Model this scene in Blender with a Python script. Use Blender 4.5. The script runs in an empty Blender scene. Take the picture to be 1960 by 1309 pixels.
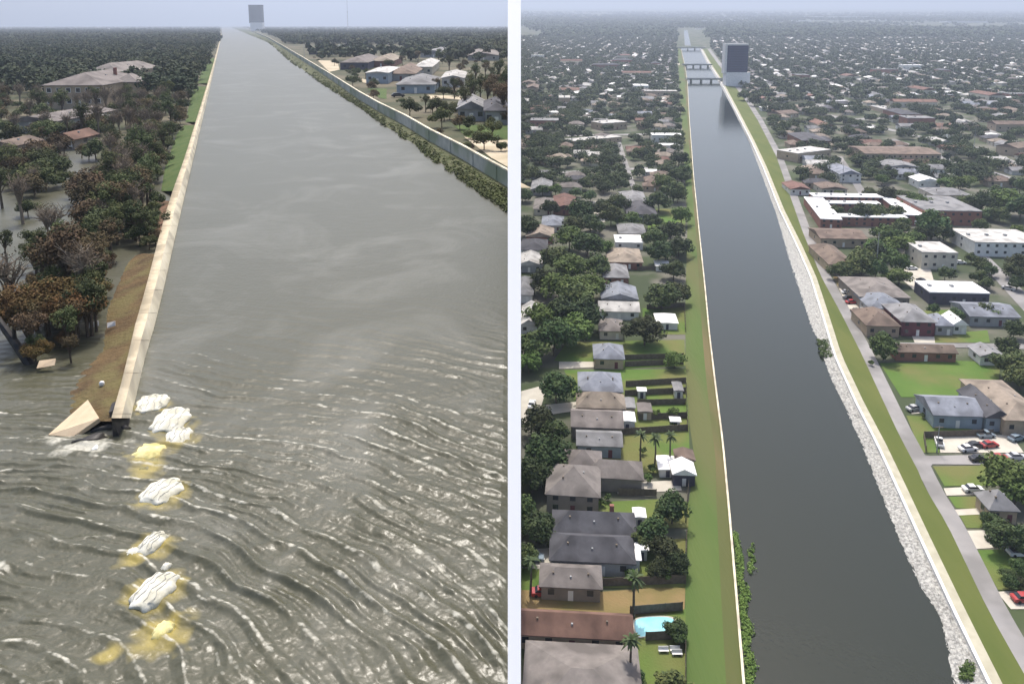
import bpy, math, random
import numpy as np
from mathutils import Vector
rad = math.radians
# ------------------------------------------------------------------ camera, sky, sun, exposure
SC = bpy.context.scene
COL = SC.collection
F = 1500.0; TH = rad(10); PY0 = 48+F*math.tan(TH)   # view camera: 10 degrees of tilt, the rest is lens shift
CZ = 25.0                                   # camera height above the flooded canal
cam = bpy.data.cameras.new('camera'); camo = bpy.data.objects.new('camera', cam); COL.objects.link(camo)
camo.location = (0, 0, CZ); camo.rotation_euler = (rad(90)-TH, 0, 0)
cam.lens = 36*F/1960; cam.sensor_width = 36; cam.sensor_fit = 'HORIZONTAL'; cam.shift_y = -(654.5-PY0)/1960; cam.clip_start = 0.5; cam.clip_end = 80000
SC.camera = camo
SUN_EL, SUN_AZ = 64, -2                     # azimuth clockwise from +Y (straight ahead)
w = bpy.data.worlds.new('World'); SC.world = w; w.use_nodes = True
nt = w.node_tree; bg = nt.nodes['Background']
sky = nt.nodes.new('ShaderNodeTexSky'); sky.sky_type = 'NISHITA'; sky.sun_disc = False
sky.sun_elevation = rad(SUN_EL); sky.sun_rotation = rad(SUN_AZ); sky.air_density = 1.0; sky.dust_density = 5.5; sky.ozone_density = 1.0
nt.links.new(sky.outputs[0], bg.inputs[0]); bg.inputs[1].default_value = 0.15
sl = bpy.data.lights.new('sun', 'SUN'); sl.energy = 2.6; sl.angle = rad(0.6); sl.color = (1, 0.95, 0.87)
so = bpy.data.objects.new('sun', sl); COL.objects.link(so)
sd = Vector((math.sin(rad(SUN_AZ))*math.cos(rad(SUN_EL)), math.cos(rad(SUN_AZ))*math.cos(rad(SUN_EL)), math.sin(rad(SUN_EL))))
so.rotation_euler = sd.to_track_quat('Z', 'Y').to_euler()
SC.view_settings.view_transform = 'Standard'; SC.view_settings.look = 'None'
SC.view_settings.exposure = 0.64; SC.view_settings.gamma = 1
SC.render.resolution_x = 1024; SC.render.resolution_y = 683

# ------------------------------------------------------------------ geometry of the two terraces
ct, st_ = math.cos(TH), math.sin(TH)
ZR, SL = CZ-110.0, math.tan(math.atan((PY0-8)/F)-TH)                   # the right-hand town lies lower and rises gently away
def ray(px, py):
    dx = (px-980)/F; dy = (PY0-py)/F
    return (dx, ct+dy*st_, -st_+dy*ct)
def L(px, py, h=0.0):
    d = ray(px, py); t = (h-CZ)/d[2]
    return Vector((d[0]*t, d[1]*t, h))
def R(px, py, h=0.0):
    d = ray(px, py); t = (ZR+h-CZ)/(d[2]-SL*d[1])
    return Vector((d[0]*t, d[1]*t, CZ+d[2]*t))
def gz(y): return ZR+SL*y
def proj(x, y, z):
    z -= CZ; zc = y*ct-z*st_
    if zc < 1: return (-9e9, 9e9, 1)
    return (980+F*x/zc, PY0-F*(y*st_+z*ct)/zc, zc)

# ------------------------------------------------------------------ mesh helpers
class MB:
    def __init__(s): s.v = []; s.f = []
    def add(s, vs, fs):
        o = len(s.v); s.v += [tuple(v) for v in vs]; s.f += [tuple(i+o for i in f) for f in fs]; return s
    def box(s, x0, x1, y0, y1, z0, z1):
        return s.add([(x0,y0,z0),(x1,y0,z0),(x1,y1,z0),(x0,y1,z0),(x0,y0,z1),(x1,y0,z1),(x1,y1,z1),(x0,y1,z1)],
            [(0,3,2,1),(4,5,6,7),(0,1,5,4),(1,2,6,5),(2,3,7,6),(3,0,4,7)])
    def prism(s, poly, z0, z1):
        n = len(poly); vs = [(p[0],p[1],z0) for p in poly]+[(p[0],p[1],z1) for p in poly]
        return s.add(vs, [tuple(range(n-1,-1,-1)), tuple(range(n,2*n))]+[(i,(i+1)%n,(i+1)%n+n,i+n) for i in range(n)])
    def tube(s, pts, rs, n=6):
        vs = []; fs = []
        for k, (p, r) in enumerate(zip(pts, rs)):
            a = Vector(pts[max(k-1,0)]); b = Vector(pts[min(k+1,len(pts)-1)]); d = (b-a).normalized()
            u = d.orthogonal().normalized(); v_ = d.cross(u)
            if k and u.dot(pu) < 0.3: u = (pu-d*pu.dot(d)).normalized(); v_ = d.cross(u)
            pu = u
            for i in range(n):
                t = 2*math.pi*i/n; q = Vector(p)+u*math.cos(t)*r+v_*math.sin(t)*r; vs.append(tuple(q))
        for k in range(len(pts)-1):
            for i in range(n): fs.append((k*n+i, k*n+(i+1)%n, (k+1)*n+(i+1)%n, (k+1)*n+i))
        fs.append(tuple(range(n-1,-1,-1))); fs.append(tuple((len(pts)-1)*n+i for i in range(n)))
        return s.add(vs, fs)
    def mesh(s, name):
        me = bpy.data.meshes.new(name); me.from_pydata(s.v, [], s.f); me.update(); return me
def link(name, me, m=None, parent=None, loc=None, rz=0, smooth=False):
    o = bpy.data.objects.new(name, me); COL.objects.link(o)
    if m is not None and me is not None and not me.materials: me.materials.append(m)
    if parent: o.parent = parent
    if loc is not None: o.location = loc
    o.rotation_euler[2] = rz
    if smooth: me.polygons.foreach_set('use_smooth', [True]*len(me.polygons))
    return o
def tag(o, label=None, cat=None, group=None, kind=None):
    if label: o['label'] = label
    if cat: o['category'] = cat
    if group: o['group'] = group
    if kind: o['kind'] = kind
    return o
def npmesh(name, V, Q):
    V = np.asarray(V, dtype=np.float32); Q = np.asarray(Q, dtype=np.int32); k = Q.shape[1]
    me = bpy.data.meshes.new(name); me.vertices.add(len(V)); me.vertices.foreach_set('co', V.ravel())
    me.loops.add(Q.size); me.loops.foreach_set('vertex_index', Q.ravel())
    me.polygons.add(len(Q)); me.polygons.foreach_set('loop_start', np.arange(0, Q.size, k, dtype=np.int32))
    me.update(calc_edges=True); return me
def grid_faces(nr, nc):
    i = np.arange(nr-1)[:,None]*nc+np.arange(nc-1)[None,:]
    return np.stack([i, i+1, i+nc+1, i+nc], -1).reshape(-1, 4)
def copy_tree(o, parent=None):
    c = o.copy(); COL.objects.link(c); c.parent = parent
    for ch in list(o.children): copy_tree(ch, c)
    return c
class Noise:
    def __init__(s, seed): s.t = np.random.RandomState(seed).rand(256, 256)
    def __call__(s, x, y):
        xi = np.floor(x).astype(int); yi = np.floor(y).astype(int); fx = x-xi; fy = y-yi
        fx = fx*fx*(3-2*fx); fy = fy*fy*(3-2*fy); t = s.t
        a = t[xi&255, yi&255]; b = t[(xi+1)&255, yi&255]; c = t[xi&255, (yi+1)&255]; d = t[(xi+1)&255, (yi+1)&255]
        return (a*(1-fx)+b*fx)*(1-fy)+(c*(1-fx)+d*fx)*fy

# ------------------------------------------------------------------ materials
def mat(name, c1, c2=None, scale=1.0, rough=0.8, bump=0.0, bscale=None, detail=4, objrand=0.0, spec=0.3, coords='Object', stretch=None, c3=None, s3=0.1, metal=0.0, lo=0.35, hi=0.65):
    m = bpy.data.materials.new(name); m.use_nodes = True; n = m.node_tree.nodes; l = m.node_tree.links
    b = n['Principled BSDF']; b.inputs['Roughness'].default_value = rough; b.inputs['Specular IOR Level'].default_value = spec; b.inputs['Metallic'].default_value = metal
    tc = n.new('ShaderNodeTexCoord'); src = tc.outputs[coords]
    if stretch:
        mp = n.new('ShaderNodeMapping'); mp.inputs['Scale'].default_value = stretch; l.new(src, mp.inputs[0]); src = mp.outputs[0]
    def noise(s, d=detail):
        t = n.new('ShaderNodeTexNoise'); t.inputs['Scale'].default_value = s; t.inputs['Detail'].default_value = d; l.new(src, t.inputs['Vector']); return t.outputs['Fac']
    def mix(f, a, b_):
        x = n.new('ShaderNodeMix'); x.data_type = 'RGBA'
        for k, v in ((0, f), (6, a), (7, b_)):
            if isinstance(v, (tuple, list)): x.inputs[k].default_value = (*v, 1)
            elif isinstance(v, (int, float)): x.inputs[k].default_value = v
            else: l.new(v, x.inputs[k])
        return x.outputs[2]
    def remap(f, a, b_):
        r = n.new('ShaderNodeMapRange'); l.new(f, r.inputs[0]); r.inputs[1].default_value = a; r.inputs[2].default_value = b_; return r.outputs[0]
    col = c1
    if c2: col = mix(remap(noise(scale), lo, hi), c1, c2)
    if c3: col = mix(remap(noise(s3, 3), 0.45, 0.62), col, c3)
    if objrand:
        oi = n.new('ShaderNodeObjectInfo'); hs = n.new('ShaderNodeHueSaturation')
        v = n.new('ShaderNodeMapRange'); l.new(oi.outputs['Random'], v.inputs[0]); v.inputs[3].default_value = 1-objrand; v.inputs[4].default_value = 1+objrand
        l.new(v.outputs[0], hs.inputs['Value'])
        mu = n.new('ShaderNodeMath'); mu.operation = 'MULTIPLY'; mu.inputs[1].default_value = 7.31; l.new(oi.outputs['Random'], mu.inputs[0])
        fr = n.new('ShaderNodeMath'); fr.operation = 'FRACT'; l.new(mu.outputs[0], fr.inputs[0])
        h = n.new('ShaderNodeMapRange'); l.new(fr.outputs[0], h.inputs[0]); h.inputs[3].default_value = 0.5-objrand*0.06; h.inputs[4].default_value = 0.5+objrand*0.06; l.new(h.outputs[0], hs.inputs['Hue'])
        if isinstance(col, tuple): hs.inputs['Color'].default_value = (*col, 1)
        else: l.new(col, hs.inputs['Color'])
        col = hs.outputs[0]
    if isinstance(col, tuple): b.inputs['Base Color'].default_value = (*col, 1)
    else: l.new(col, b.inputs['Base Color'])
    if bump:
        bp = n.new('ShaderNodeBump'); bp.inputs['Strength'].default_value = min(1, bump); bp.inputs['Distance'].default_value = bump*0.3
        l.new(noise(bscale or scale*4), bp.inputs['Height']); l.new(bp.outputs[0], b.inputs['Normal'])
    return m
M = {}
M['white_wall'] = mat('white_paint', (0.95,0.95,0.95), rough=0.6)
M['concrete'] = mat('tan_concrete', (0.50,0.42,0.29), (0.60,0.52,0.38), 1.5, 0.85, 0.2, c3=(0.36,0.31,0.22), s3=0.35)
M['concrete2'] = mat('pale_concrete', (0.62,0.57,0.43), (0.72,0.67,0.54), 1.2, 0.85, 0.2, c3=(0.45,0.41,0.32), s3=0.3)
M['greywall'] = mat('grey_concrete', (0.30,0.32,0.30), (0.42,0.43,0.40), 0.4, 0.9, 0.2, c3=(0.22,0.26,0.19), s3=0.08)
M['dirt'] = mat('brown_dirt', (0.065,0.042,0.020), (0.12,0.080,0.036), 0.5, 0.95, 0.8, 3, c3=(0.12,0.10,0.04), s3=0.3)
M['reddirt'] = mat('reddish_dirt', (0.16,0.09,0.06), (0.10,0.07,0.04), 0.8, 0.95, 0.6, 3)
M['sand'] = mat('sand_road', (0.50,0.43,0.32), (0.34,0.29,0.20), 0.12, 0.95, 0.2)
M['grassL'] = mat('green_grass', (0.045,0.085,0.018), (0.075,0.105,0.028), 0.5, 0.95, 0.5, 5)
M['landL'] = mat('scrub_ground', (0.045,0.055,0.028), (0.085,0.08,0.045), 0.06, 0.95, 0.5, 1, c3=(0.12,0.105,0.07), s3=0.03)
M['grassR'] = mat('levee_grass', (0.066,0.112,0.026), (0.088,0.128,0.034), 0.12, 0.95, 0.5, 2, c3=(0.105,0.115,0.042), s3=0.05, stretch=(1,0.12,1))
M['levee'] = mat('dry_levee_grass', (0.098,0.100,0.036), (0.080,0.098,0.030), 0.12, 0.95, 0.4, 2, c3=(0.135,0.112,0.052), s3=0.08, stretch=(1,0.1,1))
M['olive'] = mat('olive_grass', (0.082,0.108,0.022), (0.108,0.125,0.030), 0.15, 0.95, 0.4, 2, stretch=(1,0.3,1))
M['lawn'] = mat('lawn_grass', (0.07,0.135,0.022), (0.10,0.16,0.032), 0.08, 0.95, 0.5, 2, c3=(0.135,0.14,0.045), s3=0.05)
M['drylawn'] = mat('dry_lawn', (0.23,0.165,0.075), (0.165,0.14,0.05), 0.15, 0.95, 0.5, 2)
M['townground'] = mat('town_ground', (0.055,0.075,0.032), (0.042,0.058,0.028), 0.03, 0.95, 0.3, 0.5, c3=(0.14,0.135,0.11), s3=0.045)
M['road'] = mat('pale_road', (0.235,0.23,0.23), (0.29,0.28,0.275), 0.15, 0.9, c3=(0.19,0.185,0.18), s3=0.08)
M['drive'] = mat('pale_driveway', (0.52,0.49,0.42), (0.44,0.41,0.35), 0.3, 0.9)
M['berm'] = mat('cream_berm', (0.44,0.42,0.33), (0.36,0.34,0.26), 0.4, 0.9, 0.1)
M['riprap'] = mat('riprap_stone', (0.48,0.48,0.46), (0.20,0.20,0.19), 1.7, 0.9, 1.0, 2.2, detail=6)
M['trunk'] = mat('bark', (0.07,0.055,0.04), (0.12,0.10,0.075), 3, 0.9, 0.5)
M['deadwood'] = mat('dead_wood', (0.16,0.13,0.10), (0.24,0.20,0.15), 2, 0.9, 0.4)
M['leafR'] = mat('oak_leaves', (0.022,0.044,0.014), (0.055,0.085,0.024), 0.5, 0.75, objrand=0.55, spec=0.25, c3=(0.075,0.10,0.03), s3=0.35)
M['leafR2'] = mat('light_leaves', (0.055,0.095,0.020), (0.10,0.15,0.035), 0.5, 0.75, objrand=0.3, spec=0.25)
M['leafFar'] = mat('distant_leaves', (0.018,0.036,0.016), (0.070,0.095,0.034), 0.09, 0.8, spec=0.2)
M['leafL'] = mat('dull_leaves', (0.040,0.060,0.022), (0.095,0.110,0.042), 0.6, 0.8, objrand=0.4, spec=0.2)
M['leafB'] = mat('brown_leaves', (0.075,0.062,0.034), (0.125,0.092,0.050), 0.7, 0.85, objrand=0.35, spec=0.15)
M['leafO'] = mat('rusty_leaves', (0.145,0.078,0.032), (0.11,0.088,0.035), 0.7, 0.85, objrand=0.3, spec=0.15)
M['leafLF'] = mat('far_dull_leaves', (0.030,0.048,0.026), (0.070,0.078,0.042), 0.04, 0.85, spec=0.15)
M['palm'] = mat('palm_fronds', (0.035,0.06,0.02), (0.07,0.10,0.035), 0.6, 0.7)
M['glass'] = mat('dark_glass', (0.03,0.035,0.045), rough=0.15, spec=0.6)
M['towerglass'] = mat('tower_glass', (0.012,0.022,0.07), (0.02,0.032,0.09), 0.02, 0.6, spec=0.15)
M['white'] = mat('white_roof', (0.80,0.80,0.80), (0.70,0.70,0.69), 0.5, 0.7)
M['trim'] = mat('white_trim', (0.70,0.70,0.68), rough=0.7)
M['fence'] = mat('weathered_fence', (0.10,0.085,0.065), (0.15,0.125,0.10), 1.5, 0.9)
M['pool'] = mat('pool_water', (0.22,0.60,0.68), (0.35,0.72,0.78), 0.25, 0.15)
M['steel'] = mat('grey_steel', (0.30,0.31,0.32), rough=0.6)
M['debris'] = mat('wet_black_debris', (0.015,0.015,0.018), (0.05,0.045,0.04), 2, 0.5)
M['bagw'] = mat('white_bag_fabric', (0.66,0.66,0.60), (0.42,0.41,0.33), 1.6, 0.8, 0.5, 3)
M['bagy'] = mat('muddy_yellow_bag_fabric', (0.72,0.66,0.34), (0.42,0.37,0.14), 1.5, 0.7, 0.4, 3)
M['baghalo'] = mat('drowned_bag_fabric', (0.24,0.21,0.07), (0.14,0.13,0.06), 1.2, 0.35, 0.4, 3)
M['strap'] = mat('grey_strap', (0.30,0.30,0.29), rough=.8)
M['foam'] = mat('white_foam', (0.85,0.86,0.85), (0.6,0.6,0.56), 3, 0.8, 0.6, 5)
def rf(name, c): M[name] = mat(name+'_shingle', c, tuple(x*1.25 for x in c), 0.9, 0.9, 0.15, 3, objrand=0.12, c3=tuple(x*.68 for x in c), s3=0.22)
for k, c in dict(r_taupe=(0.17,0.152,0.142), r_char=(0.075,0.075,0.085), r_grey=(0.20,0.20,0.205), r_blue=(0.20,0.215,0.25), r_brown=(0.155,0.118,0.095), r_red=(0.165,0.095,0.075), r_tan=(0.25,0.21,0.17), r_light=(0.42,0.41,0.39)).items(): rf(k, c)
def wl(name, c): M[name] = mat(name+'_wall', c, tuple(x*0.85 for x in c), 0.6, 0.85, objrand=0.08)
for k, c in dict(w_brick=(0.25,0.12,0.09), w_tan=(0.42,0.34,0.25), w_cream=(0.60,0.56,0.47), w_grey=(0.33,0.34,0.35), w_white=(0.70,0.70,0.68), w_blue=(0.30,0.36,0.42), w_maroon=(0.14,0.05,0.06), w_dark=(0.07,0.07,0.10), w_taupe=(0.25,0.22,0.19)).items(): wl(k, c)
def water(name, deep, rough, ripple, rscale, foam=False, spec=0.5, stretch=(1,1,1), ior=1.4):
    m = mat(name, deep, rough=rough, spec=spec); n = m.node_tree.nodes; l = m.node_tree.links; b = n['Principled BSDF']
    b.inputs['IOR'].default_value = ior
    tc = n.new('ShaderNodeTexCoord'); mp = n.new('ShaderNodeMapping'); mp.inputs['Scale'].default_value = stretch; l.new(tc.outputs['Object'], mp.inputs[0])
    t = n.new('ShaderNodeTexNoise'); t.inputs['Scale'].default_value = rscale; t.inputs['Detail'].default_value = 5; l.new(mp.outputs[0], t.inputs['Vector'])
    big = n.new('ShaderNodeTexNoise'); big.inputs['Scale'].default_value = 0.035; big.inputs['Detail'].default_value = 4; l.new(tc.outputs['Object'], big.inputs['Vector'])
    mr = n.new('ShaderNodeMapRange'); l.new(big.outputs['Fac'], mr.inputs[0]); mr.inputs[1].default_value = 0.35; mr.inputs[2].default_value = 0.65; mr.inputs[3].default_value = ripple*0.4; mr.inputs[4].default_value = ripple
    bp = n.new('ShaderNodeBump'); bp.inputs['Distance'].default_value = 0.12; l.new(mr.outputs[0], bp.inputs['Strength']); l.new(t.outputs['Fac'], bp.inputs['Height']); l.new(bp.outputs[0], b.inputs['Normal'])
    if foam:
        a = n.new('ShaderNodeAttribute'); a.attribute_name = 'foam'  # mask carries painted crest glints as well as real foam at the breach
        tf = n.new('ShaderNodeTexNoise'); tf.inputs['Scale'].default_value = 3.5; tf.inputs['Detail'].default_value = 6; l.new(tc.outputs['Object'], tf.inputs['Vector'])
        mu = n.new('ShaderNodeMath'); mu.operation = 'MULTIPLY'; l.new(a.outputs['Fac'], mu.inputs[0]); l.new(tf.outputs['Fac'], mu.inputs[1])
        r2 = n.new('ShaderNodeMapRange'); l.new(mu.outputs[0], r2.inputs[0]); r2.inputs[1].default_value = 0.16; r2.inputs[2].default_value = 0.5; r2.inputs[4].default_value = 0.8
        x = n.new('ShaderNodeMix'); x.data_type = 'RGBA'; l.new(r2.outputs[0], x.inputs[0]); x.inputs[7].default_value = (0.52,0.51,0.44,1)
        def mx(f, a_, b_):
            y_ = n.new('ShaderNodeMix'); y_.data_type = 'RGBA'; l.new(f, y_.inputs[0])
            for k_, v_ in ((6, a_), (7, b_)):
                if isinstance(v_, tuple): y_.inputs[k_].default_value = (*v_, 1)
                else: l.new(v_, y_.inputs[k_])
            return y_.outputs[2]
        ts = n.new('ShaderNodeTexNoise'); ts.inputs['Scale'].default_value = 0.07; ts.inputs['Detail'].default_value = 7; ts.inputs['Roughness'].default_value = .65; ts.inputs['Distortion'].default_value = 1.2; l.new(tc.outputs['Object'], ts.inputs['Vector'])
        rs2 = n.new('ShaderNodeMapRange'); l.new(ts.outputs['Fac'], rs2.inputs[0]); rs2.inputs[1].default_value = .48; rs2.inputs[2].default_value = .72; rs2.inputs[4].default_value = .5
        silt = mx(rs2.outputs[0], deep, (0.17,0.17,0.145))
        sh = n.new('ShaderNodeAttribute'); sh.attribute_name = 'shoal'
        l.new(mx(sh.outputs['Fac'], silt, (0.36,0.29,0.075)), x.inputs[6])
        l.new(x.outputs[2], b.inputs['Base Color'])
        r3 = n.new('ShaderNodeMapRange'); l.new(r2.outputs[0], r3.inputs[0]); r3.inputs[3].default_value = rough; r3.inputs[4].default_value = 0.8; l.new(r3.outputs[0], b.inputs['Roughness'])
    return m
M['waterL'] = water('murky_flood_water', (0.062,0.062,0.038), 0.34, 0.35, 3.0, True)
M['waterR'] = water('dark_canal_water', (0.013,0.018,0.011), 0.10, 0.28, 0.9, ior=1.38)

# ------------------------------------------------------------------ polylines in picture rows
def fn(pts):
    pts = sorted(pts, key=lambda p: p[1]); ys = [p[1] for p in pts]; xs = [p[0] for p in pts]
    def g(y):
        if y >= ys[-1] and len(ys) > 1:
            return xs[-1]+(y-ys[-1])*(xs[-1]-xs[-2])/(ys[-1]-ys[-2])
        return float(np.interp(y, ys, xs))
    return g
def rows(y0, y1, n, hor):
    k = -.25; a, b = (y0-hor)**k, (y1-hor)**k; return [hor+(a+(b-a)*i/(n-1))**(1/k) for i in range(n)]
def band(name, m, P, fa, fb, y0, y1, ha, hb, n=60, nc=2, jit=0, hor=8, seed=1, kind='structure', jz=0, extra=0):
    rs = rows(y0, y1, n, hor); rnd = random.Random(seed); V = []
    for y in rs:
        for j in range(nc):
            t = j/(nc-1); h = ha+(hb-ha)*t
            e = (fa(y)*(1-t)+fb(y)*t)
            if jit and j == 0: e += rnd.uniform(-jit, jit)*(y-hor)/900
            q = P(e, y, h+extra)
            if jz and 0 < j < nc-1: q.z += rnd.uniform(0, jz); q.x += rnd.uniform(-.4, .4)*jz; q.y += rnd.uniform(-.4, .4)*jz
            V.append(tuple(q))
    me = npmesh(name, V, grid_faces(n, nc)[:, ::-1] if False else grid_faces(n, nc))
    o = link(name, me, m)
    if me.polygons[0].normal.z < 0: me.flip_normals()
    if kind: o['kind'] = kind
    return o
def sheet(name, m, P, pts, h, kind='structure'):
    q = [P(x, y, h) for x, y in pts]; me = MB().add([tuple(a) for a in q], [tuple(range(len(q)))]).mesh(name); me.update()
    if me.polygons[0].normal.z < 0: me.flip_normals()
    return tag(link(name, me, m), kind=kind)
def wallrun(mb, pts, th, z0, z1):
    """thin wall along world points; z0/z1 lists or numbers (absolute heights above each point's z)"""
    n = len(pts); lv = []; 
    for k in range(n):
        a = pts[max(k-1,0)]; b = pts[min(k+1,n-1)]; d = Vector((b.x-a.x, b.y-a.y, 0)).normalized(); s = Vector((-d.y, d.x, 0))*th/2
        p = pts[k]
        lv += [(p.x+s.x,p.y+s.y,p.z+z0),(p.x-s.x,p.y-s.y,p.z+z0),(p.x-s.x,p.y-s.y,p.z+z1),(p.x+s.x,p.y+s.y,p.z+z1)]
    fs = [(0,1,2,3), tuple(4*(n-1)+i for i in (3,2,1,0))]
    for k in range(n-1):
        for i in range(4): fs.append((4*k+i, 4*(k+1)+i, 4*(k+1)+(i+1)%4, 4*k+(i+1)%4))
    mb.add(lv, fs)

# ------------------------------------------------------------------ added white wall standing in for the gap between the two views
zt = CZ+2.2
Y0, Z0, Y1, Z1 = 14.0, -9.0, 47.0, zt  # front edge sloped to catch the sun, widened with depth to look even
zc0 = Y0*ct-(Z0-CZ)*st_; zc1 = Y1*ct-(Z1-CZ)*st_
xa, xb = -8.0/F, 17.0/F
dw = MB(); BOT = ZR-4
vs = [(xa*zc0,Y0,BOT),(xb*zc0,Y0,BOT),(xa*zc0,Y0,Z0),(xb*zc0,Y0,Z0),(xa*zc1,Y1,Z1),(xb*zc1,Y1,Z1),(xa*zc1,3000,Z1),(xb*zc1,3000,Z1),(xa*zc1,3000,BOT),(xb*zc1,3000,BOT),(xa*zc1,Y1,BOT),(xb*zc1,Y1,BOT)]
dw.add(vs, [(0,1,3,2),(2,3,5,4),(4,5,7,6),(6,7,9,8),(0,2,4,10),(1,11,5,3),(10,4,6,8),(11,9,7,5),(0,10,11,1),(10,8,9,11)])
me = dw.mesh('added_divider')
tag(link('added_divider', me, M['white_wall']), 'tall narrow white wall added in the gap between the flooded canal and the green suburb', 'wall')

# ------------------------------------------------------------------ LEFT: water
nz = [Noise(s) for s in range(6)]
NR, NC = 1000, 760
ry = np.linspace(330, 1560, NR); pxs = np.linspace(-160, 992, NC)
DX = (pxs[None,:]-980)/F; DY = (PY0-ry[:,None])/F
T = -CZ/(-st_+DY*ct); X = DX*T; Yv = (ct+DY*st_)*T+0*X; X = np.minimum(X, -0.05)
cx, cy = -31, 1
wx = X+1.1*(nz[0](X*0.11, Yv*0.11)-.5)*2; wy = Yv+1.1*(nz[1](X*0.11+9, Yv*0.11)-.5)*2
wx += 0.7*(nz[2](X*0.5, Yv*0.5)-.5); wy += 0.7*(nz[3](X*0.5, Yv*0.5)-.5)
r = np.hypot(wx-cx, (wy-cy))
env = np.clip((74-Yv)/34, 0, 1)**1.3
leftness = np.clip((-(X)-18)/10, 0, 1)*np.clip((48-Yv)/10, 0, 1)
def crest(ph, p): return (0.5+0.5*np.cos(ph))**p
am1 = 0.25+0.95*np.clip(nz[4](X*0.16, Yv*0.22)*1.8-0.4, 0, 1); am2 = np.clip(nz[5](X*0.3+5, Yv*0.35)*2-0.5, 0, 1)
c1 = crest(r*2*math.pi/1.5, 2.4)*am1; c2 = crest(r*2*math.pi/.8+2*nz[4](X*.2, Yv*.2), 2.2)*am2
ang = wy*0.96-wx*0.2
c3 = crest(ang*2*math.pi/1.35+5*nz[2](X*.35, Yv*.35), 2.4)*np.clip(nz[3](X*0.8, Yv*0.8)*2.2-0.6, 0, 1)
th_ = np.arctan2(wy-cy, wx-cx)*38
streak = nz[0](r*2.3, th_*.55)+.7*nz[1](r*4.4+7, th_*1.0)+.4*nz[2](r*8.5+3, th_*2.0)
chop = .5*streak+.55*(nz[0](X*1.6, Yv*2.2)+0.6*nz[1](X*3.3, Yv*4.3)+0.35*nz[2](X*6.5, Yv*8.5))
H = env*(0.14*c1*(1-0.6*leftness)+0.10*c2+(0.04+0.13*leftness)*c3)+(0.018+0.07*env)*chop
calm = 0.010*nz[2](X*0.9, Yv*1.6)
H = H+calm
far = np.clip((120-Yv)/20, 0, 1); H = H*far*np.clip((-X)/0.6, 0.3, 1)
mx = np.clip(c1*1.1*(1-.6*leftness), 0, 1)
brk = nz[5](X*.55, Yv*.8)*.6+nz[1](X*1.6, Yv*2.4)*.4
crest_glint = np.clip(crest(r*2*math.pi/1.5, 7)-.3, 0, 1)*1.2*np.clip(brk*3.2-1.5, 0, 1)*np.clip(am1*1.3, 0, 1)  # glints on the wave crests, painted as broken pale lines
crest_glint = np.maximum(crest_glint, np.clip(crest(r*2*math.pi/.8+2*nz[4](X*.2, Yv*.2), 4)-.4, 0, 1)*.8*np.clip(nz[0](X*1.1+3, Yv*1.5)*3-1.5, 0, 1))
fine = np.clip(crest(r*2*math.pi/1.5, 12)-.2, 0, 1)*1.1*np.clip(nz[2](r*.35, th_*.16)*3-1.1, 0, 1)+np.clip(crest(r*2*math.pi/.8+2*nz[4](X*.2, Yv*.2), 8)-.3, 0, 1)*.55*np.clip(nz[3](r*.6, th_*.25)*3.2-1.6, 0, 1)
crest_glint = np.maximum(crest_glint, fine*np.clip(nz[1](r*5, th_*1.6)*1.6-.1, 0, 1))
crest_glint = np.maximum(crest_glint*(1-.6*leftness), np.clip(c3-.4, 0, 1)*1.4*np.clip(nz[5](X*1.3, Yv*1.9)*2.4-.8, 0, 1)*(.35+.65*leftness))
foam = np.clip(crest_glint*1.25, 0, .85)*np.clip(env*1.4, 0, 1)*(.3+1.0*nz[3](X*4.2, Yv*5.6))  # crest part is painted highlight, not froth
crest_glint_old = env*np.clip(np.maximum(np.clip(c1-0.62, 0, 1)*2.0*np.clip(nz[5](X*0.9, Yv*0.9)*2-0.55, 0, 1), np.clip(c3-0.55, 0, 1)*2.0*(0.25+0.75*leftness))*1.2, 0, 1)
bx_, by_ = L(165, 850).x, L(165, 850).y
foam = np.maximum(foam, np.clip(1.3-np.hypot((X-bx_)/3.6, (Yv-by_)/2.2), 0, 1)*np.clip(nz[1](X*1.3, Yv*1.3)*2.4-.8, 0, 1))  # real foam churned up around the breach
H += 0.12*np.clip(1.2-np.hypot((X-bx_)/4, (Yv-by_)/2.6), 0, 1)*nz[2](X*1.7, Yv*1.7)
me = npmesh('water', np.stack([X, Yv, H], -1).reshape(-1, 3), grid_faces(NR, NC)[:, ::-1])
BAGP = [(292,774,26),(330,812,32),(342,838,30),(286,868,34),(284,893,30),(311,946,40),(291,1046,34),(258,1064,26),(296,1134,42),(312,1212,46),(208,1252,20),(330,1110,26)]
shoal = np.zeros_like(X)
for bx1, by1, br1 in BAGP:
    qb = L(bx1, by1+6, 0); rb = br1*proj(qb.x, qb.y, 0)[2]/F
    dd1 = np.hypot(X-qb.x, (Yv-qb.y)*1.0)/rb+.9*(nz[1](X*2.3, Yv*2.3)-.5); shoal = np.maximum(shoal, np.clip(1.45-dd1, 0, 1))
at = me.attributes.new('shoal', 'FLOAT', 'POINT'); at.data.foreach_set('value', (shoal*.7).ravel().astype(np.float32))
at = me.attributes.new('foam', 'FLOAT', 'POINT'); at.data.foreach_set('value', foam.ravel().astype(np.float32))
me.update()
if me.polygons[0].normal.z < 0: me.flip_normals()
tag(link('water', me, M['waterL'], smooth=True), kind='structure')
yf = float(Yv[0,0])
MBw = MB().add([(-6000,yf-0.2,-0.02),(-0.05,yf-0.2,-0.02),(-0.05,16000,-0.02),(-6000,16000,-0.02)], [(0,1,2,3)])
tag(link('water', MBw.mesh('water_far'), M['waterL']), kind='structure')
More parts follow.
